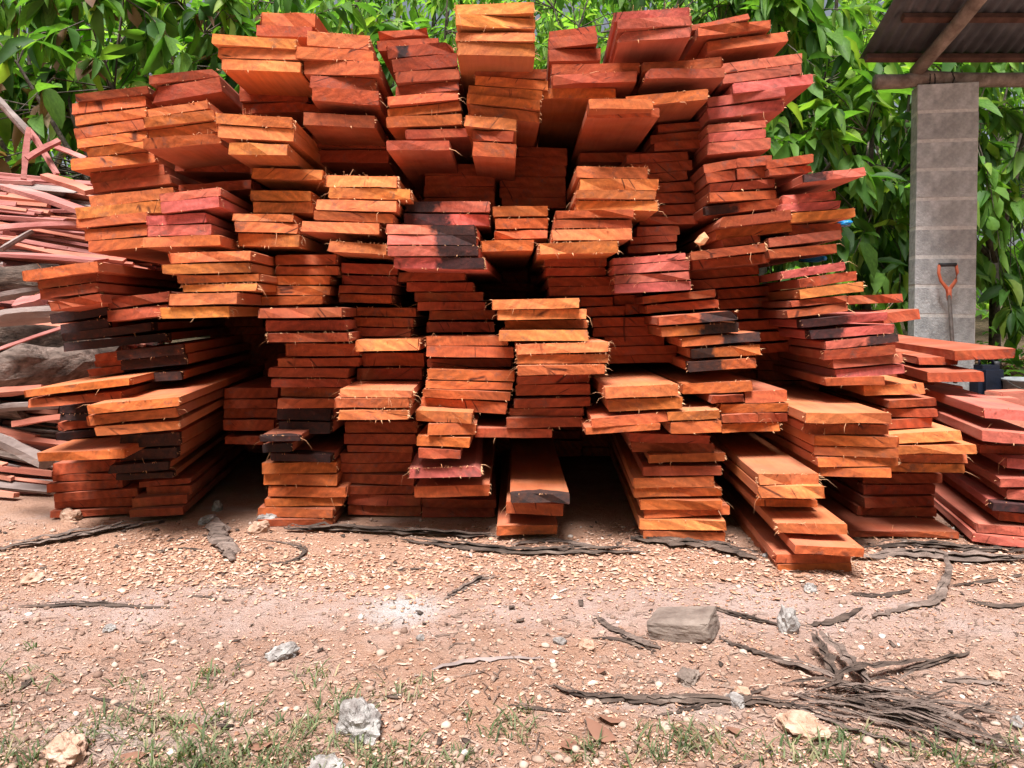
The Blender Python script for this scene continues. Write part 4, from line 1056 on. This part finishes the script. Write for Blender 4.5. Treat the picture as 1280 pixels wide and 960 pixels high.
def tree(name, label, x, y, h, rad, n_twigs, per, leaf_len, seed, mat='leaf', singles=0, dead=0.0, zlow=.35, lo=False, stem=.05, lean=(0, 0), group='trees behind the pile'):
    """low branching broad leaved tree: trunk with limbs, crown of drooping leaves along many twigs"""
    rs = np.random.RandomState(seed); rr = random.Random(seed)
    z0 = gz(x, y)
    root = empty(name, (x, y, z0)); tag(root, label, 'tree', group)
    mb = MB()
    fork = Vector((lean[0] * .4, lean[1] * .4, h * rr.uniform(.28, .36)))
    mb.add(*tube([Vector((0, 0, -.1)), fork * .35 + Vector((rr.uniform(-.05, .05), 0, 0)), fork * .7, fork], [stem * 1.25, stem, stem * .85, stem * .75], 8, jit=.08, rg=rr))
    limbs = []
    for k in range(7):
        a = k * .9 + rr.uniform(-.3, .3); el = rr.uniform(.35, 1.2)
        e = fork + Vector((math.cos(a) * math.cos(el) * rad * .8 + lean[0] * .6, math.sin(a) * math.cos(el) * rad * .8 + lean[1] * .6, math.sin(el) * h * .6))
        m1 = fork.lerp(e, .5) + Vector((rr.uniform(-.12, .12), rr.uniform(-.12, .12), .12 * h * .5))
        pts = [fork, fork.lerp(m1, .5) + Vector((0, 0, .03)), m1, m1.lerp(e, .5) + Vector((0, 0, .05)), e]
        limbs += pts[1:]
        mb.add(*tube(pts, [stem * .6, stem * .45, stem * .34, stem * .22, stem * .1], 6, jit=.1, rg=rr))
    pos, dr = [], []
    for k in range(n_twigs):
        while True:
            q = Vector((rr.uniform(-1, 1), rr.uniform(-1, 1), rr.uniform(-1, 1)))
            if q.length < 1 and q.length > rr.uniform(.2, .95): break
        zc = (h + zlow) / 2
        e = Vector((q.x * rad + lean[0], q.y * rad + lean[1], zc + q.z * (h - zlow) / 2))
        b = min(limbs, key=lambda l: (l - e).length + rr.uniform(0, .3))
        mid = b.lerp(e, .55) + Vector((rr.uniform(-.1, .1), rr.uniform(-.1, .1), rr.uniform(.02, .16)))
        if k % 2 == 0 or not lo:
            mb.add(*tube([b, mid, e], [stem * .13, stem * .09, stem * .05], 4, cap=False, rg=rr))
        ax = (e - mid); ax.z *= .4; ax.normalize()
        for c in range(per):
            u = rr.uniform(.15, 1.05)
            p = mid.lerp(e, u)
            a = rr.uniform(0, 6.28)
            d = Vector((math.cos(a), math.sin(a), 0)) * rr.uniform(.35, .9) + ax * .6 + Vector((0, 0, rr.choice((-1, -1, -.5, .25)) * rr.uniform(.3, 1.2)))
            if -1 < y and p.y + y < 4.75 and x < 0: continue          # keep the heap clear of hanging leaves
            pos.append(p); dr.append(d.normalized())
    N = len(pos)
    pos = np.array([tuple(p) for p in pos]); dr = np.array([tuple(d) for d in dr])
    ln = (.45 + .85 * rs.random_sample(N) ** .8) * leaf_len; wd = ln * rs.uniform(.26, .44, N)
    tr_ = mb.build('trunk', M['trunk'], root, True)
    # nearest leaves to the camera stay single parts
    order = np.argsort(pos[:, 1]); single = order[:singles * 3:3] if singles else np.array([], int)
    mask = np.ones(N, bool); mask[single] = False
    nd = rs.random_sample(N) < dead
    V, T = leaves_mesh(pos[mask & ~nd], dr[mask & ~nd], ln[mask & ~nd], wd[mask & ~nd], LEAF_LO if lo else LEAF_HI, rs)
    tag(tri_obj('crown', V, T, M[mat], root), kind='stuff')
    if dead and (mask & nd).any():
        V, T = leaves_mesh(pos[mask & nd], dr[mask & nd], ln[mask & nd], wd[mask & nd] * 1.2, LEAF_HI, rs)
        tag(tri_obj('withered_leaves', V, T, M['leaf_dead'], root), kind='stuff')
    for i in single:
        me = dead_mesh if nd[i] else leaf_meshes[rs.randint(0, 3)]
        o = bpy.data.objects.new('leaf', me); COL.objects.link(o); o.parent = root
        d = Vector(dr[i]); s = d.cross(Vector((rs.normal() * .3, rs.normal() * .3, 1))).normalized(); n_ = s.cross(d)
        Mx = Matrix((s * wd[i], d * ln[i], n_ * ln[i])).transposed().to_4x4(); Mx.translation = Vector(pos[i])
        o.matrix_local = Mx
    return root

T_ = tree
T_('broad_leaf_tree', 'tree with withered brown leaves hanging at the upper left corner', -3.05, 5.75, 3.8, 1.35, 200, 12, .24, 101, singles=110, dead=.15)
T_('broad_leaf_tree', 'leafy tree behind the upper left ridge of the pile', -1.75, 6.2, 3.6, 1.3, 150, 11, .23, 102, singles=60, dead=.04)
T_('broad_leaf_tree', 'bright tree glimpsed over the left end of the offcut heap', -4.3, 6.6, 4.2, 1.6, 150, 11, .24, 103, 'leaf_bright', singles=40)
T_('broad_leaf_tree', 'tree right behind the middle of the ridge', .35, 8.0, 4.6, 1.7, 260, 12, .13, 104, 'leaf_bright')
T_('broad_leaf_tree', 'tree behind the ridge stacks left of the middle', -.9, 7.4, 4.3, 1.5, 220, 11, .16, 105, 'leaf_bright')
T_('broad_leaf_tree', 'tree behind the ridge stacks right of the middle', 1.55, 7.2, 4.2, 1.4, 230, 12, .15, 106)
T_('broad_leaf_tree', 'large leaved tree between the pile and the block pillar', 2.15, 6.35, 3.7, 1.15, 200, 11, .26, 107, singles=120, zlow=.15)
T_('broad_leaf_tree', 'tree behind the block pillar under the tin roof', 3.35, 7.0, 3.9, 1.35, 180, 11, .24, 108, singles=60, zlow=.1)
T_('broad_leaf_tree', 'dark tree at the right edge behind the shelter', 4.5, 6.9, 3.8, 1.3, 170, 11, .23, 109, singles=50, zlow=.1)
T_('broad_leaf_tree', 'bright tree far back left of the tin roof', 3.1, 9.2, 5.2, 1.9, 240, 11, .15, 110, 'leaf_bright')
for k, (x, y) in enumerate([(-9.5, 12), (-7.2, 11), (-5.2, 12.5), (-3.2, 11), (-1.2, 12.2), (.8, 11.5), (2.8, 12.6), (4.8, 11.2), (6.8, 12.4), (9.0, 11.5)]):
    T_('background_tree', f'{["first", "second", "third", "fourth", "fifth", "sixth", "seventh", "eighth", "ninth", "tenth"][k]} tree from the left in the row far behind the pile', x, y, 5.6 + (k * 37 % 5) * .4, 2.0, 150, 10, .27, 200 + k, 'leaf_bright' if k % 2 else 'leaf', lo=True, stem=.09, group='background trees')
for k, (x, y) in enumerate([(-8, -4.5), (-5, -5.5), (-2, -5.0), (1, -5.6), (4, -4.8), (7, -5.2), (10, -3.5), (-10.5, -2.5)]):  # unseen trees, added to block low sky light from the front
    T_('background_tree', f'{["first", "second", "third", "fourth", "fifth", "sixth", "seventh", "eighth"][k]} unseen tree added behind the viewer to dim low sky light', x, y, 6.6, 2.2, 150, 10, .30, 300 + k, lo=True, stem=.1, group='trees across the yard')
# a wood closing the view behind
rs = np.random.RandomState(77)
N = 18000
px = rs.uniform(-19, 19, N); py = rs.uniform(15, 19, N); pz = np.minimum(rs.uniform(.3, 10.5, N), 9.2 + .8 * np.sin(px * .8) + rs.normal(0, .5, N)) + .4
V, T = leaves_mesh(np.stack([px, py, pz], 1), np.stack([rs.normal(0, .8, N), rs.normal(0, .8, N), -rs.uniform(.1, 1.1, N)], 1), rs.uniform(.3, .55, N), rs.uniform(.13, .22, N), LEAF_LO, rs)
tag(tri_obj('far_wood', V, T, M['leaf_bright']), 'far leafy wood closing the view behind the trees', 'wood', kind='stuff')
# undergrowth and leaf litter to the right of the pillar
N = 1500
px = rs.uniform(1.6, 6.5, N); py = rs.uniform(5.2, 8.5, N); pz = np.abs(rs.normal(0, .16, N)) + np.maximum(0, py - 6.5) * .05
V, T = leaves_mesh(np.stack([px, py, pz], 1), np.stack([rs.normal(0, 1, N), rs.normal(0, 1, N), rs.uniform(-.2, .8, N)], 1), rs.uniform(.07, .17, N), rs.uniform(.03, .06, N), LEAF_LO, rs)
tag(tri_obj('undergrowth', V, T, M['leaf']), 'low green undergrowth behind the shelter', 'undergrowth', kind='stuff')
N = 2600
px = rs.uniform(-4, 6.5, N); py = rs.uniform(4.7, 9, N); pz = .015 + np.maximum(0, py - 6.5) * .05 + rs.uniform(0, .02, N)
V, T = leaves_mesh(np.stack([px, py, pz], 1), np.stack([rs.normal(0, 1, N), rs.normal(0, 1, N), rs.uniform(-.1, .25, N)], 1), rs.uniform(.09, .2, N), rs.uniform(.04, .08, N), LEAF_LO, rs)
tag(tri_obj('leaf_litter', V, T, M['litter']), 'fallen brown leaves on the ground under the trees', 'leaf litter', kind='stuff')
# single fallen leaves on the yard
for k, (px, py, L, lab) in enumerate([(715, 925, .045, 'round brown fallen leaf in the grass below the middle'), (770, 932, .06, 'curled reddish fallen leaf right of the round one'), (255, 905, .04, 'small red brown fallen leaf in the left grass'), (148, 935, .045, 'reddish fallen leaf beside the pinkish corner rock'),
                                      (780, 903, .05, 'brown fallen leaf behind the curled reddish one'), (310, 925, .04, 'dull fallen leaf in the thick grass patch'), (925, 915, .03, 'small pinkish fallen leaf left of the ochre rock'), (650, 745, .03, 'thin dark fallen leaf by the short grey stick'), (745, 838, .03, 'reddish fallen leaf below the forked splinter')]):
    g = G(px, py)
    o = bpy.data.objects.new('fallen_leaf', None) if False else tri_obj('fallen_leaf', LEAF_HI[1][0] * np.array([L * .7, L, -L * .5]), LEAF_HI[1][1], M['litter'])
    o.location = (g.x, g.y, gz(g.x, g.y) + .006); o.rotation_euler = (rs.uniform(-.2, .2), rs.uniform(-.3, .3), rs.uniform(0, 6))
    tag(o, lab, 'leaf', 'fallen leaves on the yard')

# ------------------------------------------------------------------ shelter: block pillar, poles and corrugated roof
D = 5.0
sh = empty('shelter', (2.92, D + .1, 0))
tag(sh, 'open shelter with grey block pillar, log beams and corrugated tin roof', 'shelter')
SI = Matrix.Translation(-Vector(sh.location))
def kid(o, par=sh):
    o.parent = par; o.matrix_parent_inverse = SI if par is sh else par.matrix_world.inverted()
    return o
pw, ph, pd = .375, .198, .15
PR = R(-13)
xp = (1187 - 640) / F * D
lean_x = -.0156
core = MB()
topz = H + (HOR - 103) / F * D
nb = 12
core.box((xp + lean_x * (1.2 - topz / 2), D + pd / 2 + .012, topz / 2), (pw - .003, pd - .003, topz - .004), Matrix.Rotation(.0156, 3, 'Y') @ Matrix.Rotation(PR, 3, 'Z'))
pil = kid(core.build('pillar', M['mortar']))
rgp = random.Random(9)
for k in range(nb):
    z1 = topz - .001 - k * (ph + .0)
    z0 = max(z1 - ph + .019, -.05)
    if z1 < .02: break
    bm = bmesh.new(); bmesh.ops.create_cube(bm, size=1)
    bmesh.ops.scale(bm, vec=(pw + rgp.uniform(-.002, .002), pd, z1 - z0), verts=bm.verts)
    bmesh.ops.bevel(bm, geom=bm.edges[:], offset=.0035, segments=1, affect='EDGES')
    V = [v.co.copy() for v in bm.verts]; Fc = [tuple(q.index for q in f.verts) for f in bm.faces]; bm.free()
    o = mesh_obj('block', V, Fc, M['block'])
    o.location = (xp + .0156 * ((z0 + z1) / 2 - 1.2) + rgp.uniform(-.0015, .0015), D + pd / 2 + .012 + rgp.uniform(-.0015, .0015), (z0 + z1) / 2)
    o.rotation_euler = (Matrix.Rotation(.0156 + rgp.uniform(-.002, .002), 3, 'Y') @ Matrix.Rotation(PR + rgp.uniform(-.004, .004), 3, 'Z')).to_euler()
    o.parent = pil
# beam log across the pillar top
bz = lambda py: H + (HOR - py) / F * D
bpts = [P(1103, 97, D), P(1140, 96, D), P(1165, 92, D), P(1215, 94, D), P(1300, 94, D), P(1480, 92, D)]
for p in bpts: p.y = D + .10
kid(MB().add(*tube(bpts, [.052, .05, .053, .05, .05, .055], 12, jit=.05, rg=rgp)).build('beam', M['pole'], smooth=True))
# roof: eave behind the beam, rising towards the viewer
Ye, Ze = 5.12, H + (HOR - 76) / F * 5.12
ta = math.tan(R(25))
Xl = (1074 - 640) / F * 5.12
def roof_pt(x, s, off=0): return Vector((x, Ye - s * math.cos(R(25)) + off * math.sin(R(25)), Ze + s * math.sin(R(25)) + off * math.cos(R(25))))
nxr, nyr = 320, 8
V, Fc = [], []
for layer in (0, .0016):
    for j in range(nyr + 1):
        for i in range(nxr + 1):
            x = Xl + 3.6 * i / nxr
            V.append(roof_pt(x + rgp.uniform(-.0005, .0005), 2.4 * j / nyr, .009 * math.sin((x - Xl) * 2 * math.pi / .076) + .012 + layer))
NN = (nxr + 1) * (nyr + 1)
for j in range(nyr):
    for i in range(nxr):
        a = j * (nxr + 1) + i
        Fc.append((a, a + nxr + 1, a + nxr + 2, a + 1)); Fc.append((NN + a, NN + a + 1, NN + a + nxr + 2, NN + a + nxr + 1))
for i in range(nxr):
    Fc.append((i, i + 1, NN + i + 1, NN + i))
for j in range(nyr):
    a = j * (nxr + 1); Fc.append((a, NN + a, NN + a + nxr + 1, a + nxr + 1))
kid(mesh_obj('roof_sheet', V, Fc, M['zinc'], smooth=True))
for s, x0 in ((.05, Xl + .02), (.40, (1128 - 640) / F * 4.75), (1.1, Xl + .3), (1.8, Xl + .3)):
    a = roof_pt(x0, s, -.022); b = roof_pt(Xl + 3.55, s, -.022)
    kid(MB().box((a + b) / 2, (b.x - a.x, .045, .04), Matrix.Rotation(-R(25), 3, 'X')).build('purlin', M['purlin']))
# two rafters of round wood
for x0, x1 in ((2.78, 2.98), (5.2, 5.35)):
    pts = [roof_pt(x0, -.02, -.09), roof_pt(x0 + (x1 - x0) * .25, .35, -.085), roof_pt(x0 + (x1 - x0) * .5, .9, -.088), roof_pt(x1, 2.3, -.085)]
    kid(MB().add(*tube(pts, [.046, .046, .045, .04], 10, jit=.07, rg=rgp)).build('rafter', M['pole'], smooth=True))
# wire lashings on the beam
for px in (1167, 1174, 1197):
    c = P(px, 95, D); c.y = D + .10
    pts = [c + Vector((rgp.uniform(-.006, .006), math.cos(a) * .056, math.sin(a) * .056)) for a in np.linspace(0, 6.28, 13)]
    kid(MB().add(*tube(pts, .005, 5, rg=rgp)).build('wire_lashing', M['wire']))
# the other posts that carry the roof, out of the picture
for (x, y) in ((5.3, 5.1), (5.3, 2.95), (3.3, 2.95)):
    ztop = Ze + (Ye - y) * ta - .1
    if x == 3.3: x = 4.2
    kid(MB().add(*tube([Vector((x, y, -.1)), Vector((x + .02, y, ztop * .5)), Vector((x, y, ztop))], [.07, .065, .06], 9, jit=.05, rg=rgp)).build('post', M['pole'], smooth=True))

# shovel leaning on the pillar
svb = G(1197, 528); sv = empty('shovel', (svb.x, 4.80, 0))
tag(sv, 'shovel with orange D grip leaning on the block pillar', 'shovel')
def skid(o): o.parent = sv; o.matrix_parent_inverse = Matrix.Translation(-Vector(sv.location)); return o
g0 = P(1186, 364, 4.93); foot = Vector((svb.x, 4.78, .22))
skid(MB().add(*tube([foot, foot.lerp(g0, .5), g0], .0125, 10)).build('shaft', M['shaft'], smooth=True))
top = P(1184.5, 331, 4.95)
up = (top - g0).normalized(); sd = Vector((1, 0, .02))
L = (top - g0).length
for s in (-1, 1):
    pts = [g0 - up * .02, g0 + up * .02 + sd * s * .012, g0 + up * L * .4 + sd * s * .05, g0 + up * L * .7 + sd * s * .062, top + sd * s * .056]
    skid(MB().add(*tube(pts, [.016, .013, .0105, .0105, .0105], 8)).build('grip_arm', M['tool'], smooth=True))
skid(MB().add(*tube([top - sd * .056, top + sd * .056], .013, 10)).build('grip_bar', M['black'], smooth=True))
skid(MB().add(*tube([g0 - up * .06, g0 + up * .015], [.015, .018], 10)).build('socket', M['tool'], smooth=True))
bl = []
for i in range(7):
    u = i / 6; wv = .11 * (1 - max(0, u - .55) ** 2 * 4.6)
    for j in range(5):
        v = j / 4 * 2 - 1
        bl.append(foot + Vector((v * wv, -.02 * (1 - v * v) - u * .05, -u * .22 + .03)))
bf = [(i * 5 + j, i * 5 + j + 1, (i + 1) * 5 + j + 1, (i + 1) * 5 + j) for i in range(6) for j in range(4)]
blo = skid(mesh_obj('blade', bl, bf, M['steel'], smooth=True))
md = blo.modifiers.new('thickness', 'SOLIDIFY'); md.thickness = .003

# ------------------------------------------------------------------ small things by the shelter
def bevel_box(name, size, mat, loc, rz, off=.01):
    bm = bmesh.new(); bmesh.ops.create_cube(bm, size=1); bmesh.ops.scale(bm, vec=size, verts=bm.verts)
    bmesh.ops.bevel(bm, geom=bm.edges[:], offset=off, segments=2, affect='EDGES')
    V = [v.co.copy() for v in bm.verts]; Fc = [tuple(q.index for q in f.verts) for f in bm.faces]; bm.free()
    o = mesh_obj(name, V, Fc, mat); o.location = loc; o.rotation_euler = (0, 0, rz); return o
can = empty('jerry_can', P(1233, 470, 4.1)); can.location.z = 0
tag(can, 'dark blue plastic can standing behind the pink planks', 'can')
zc = P(1233, 456, 4.1).z
b_ = bevel_box('can_body', (.15, .12, zc), M['navy'], (0, 0, zc / 2), .1, .025); b_.parent = can
h_ = MB().add(*tube([Vector((-.04, 0, zc - .01)), Vector((-.04, 0, zc + .035)), Vector((.03, 0, zc + .035)), Vector((.04, 0, zc - .01))], .010, 6)).build('handle', M['navy'], can, True)
c_ = MB().add(*tube([Vector((.055, 0, zc - .01)), Vector((.055, 0, zc + .02))], .018, 8)).build('cap', M['black'], can, True)
bk = empty('bucket', P(1284, 500, 4.0)); bk.location.z = 0
tag(bk, 'grey bucket cut off by the right edge beyond the planks', 'bucket')
zb = P(1284, 476, 4.0).z
prof = [(0, .01), (.09, .01), (.115, zb), (.122, zb), (.122, zb + .012), (.11, zb + .012), (.085, .03), (0, .03)]
V, Fc, n = [], [], 20
for (r, z) in prof:
    for k in range(n): V.append((r * math.cos(k * 2 * math.pi / n), r * math.sin(k * 2 * math.pi / n), z))
for i in range(len(prof) - 1):
    for k in range(n): Fc.append((i * n + k, i * n + (k + 1) % n, (i + 1) * n + (k + 1) % n, (i + 1) * n + k))
mesh_obj('bucket_body', V, Fc, M['bucket'], bk, smooth=True)
MB().add(*tube([Vector((math.cos(a) * .12, -.02 - .10 * math.sin(a), zb - .05 * math.sin(a))) for a in np.linspace(0, 3.14, 10)], .003, 5)).build('bail', M['wire'], bk)
for k, (px, py, d, s, lab) in enumerate([(1262, 488, 3.7, (.22, .10, .05), 'reddish wood block beside the dark blue can'), (1240, 496, 3.6, (.2, .12, .05), 'short red board end lying before the dark blue can')]):
    p = P(px, py, d)
    o = bevel_box('wood_block', (s[0], s[1], p.z), M['offcut_red'], (p.x, p.y, p.z / 2), .3 - k * .5, .006)
    tag(o, lab, 'wood block')
# loose pale chunk and the blue plastic bits caught in the pile
V, Fc = rock_geo((.034, .02, .044), rgp, 1, .5, .7)
o = mesh_obj('wood_chunk', V, Fc, M['fibre']); o.location = P(877, 300, 2.24); o.rotation_euler = (.2, .3, 0)
tag(o, 'pale splintered wood chunk stuck on the broken knot boards', 'wood chunk')
pts = [P(1000, 324, 2.52), P(1008, 323.5, 2.5), P(1024, 323, 2.48), P(1029, 323, 2.47), P(1031, 323, 2.46)]
o = MB().add(*tube(pts, [.011, .012, .012, .008, .008], 12, rg=rgp)).build('plastic_bottle', M['blue'], smooth=True)
tag(o, 'bright blue plastic bottle tucked in a gap of the right tall stack', 'bottle')
V, Fc = rock_geo((.045, .05, .024), rgp, 3, .5)
o = mesh_obj('plastic_bag', V, Fc, M['blue'], smooth=True); o.location = P(1056, 279, 2.6)
tag(o, 'crumpled blue plastic bag sticking out behind the right tall stack', 'plastic bag')
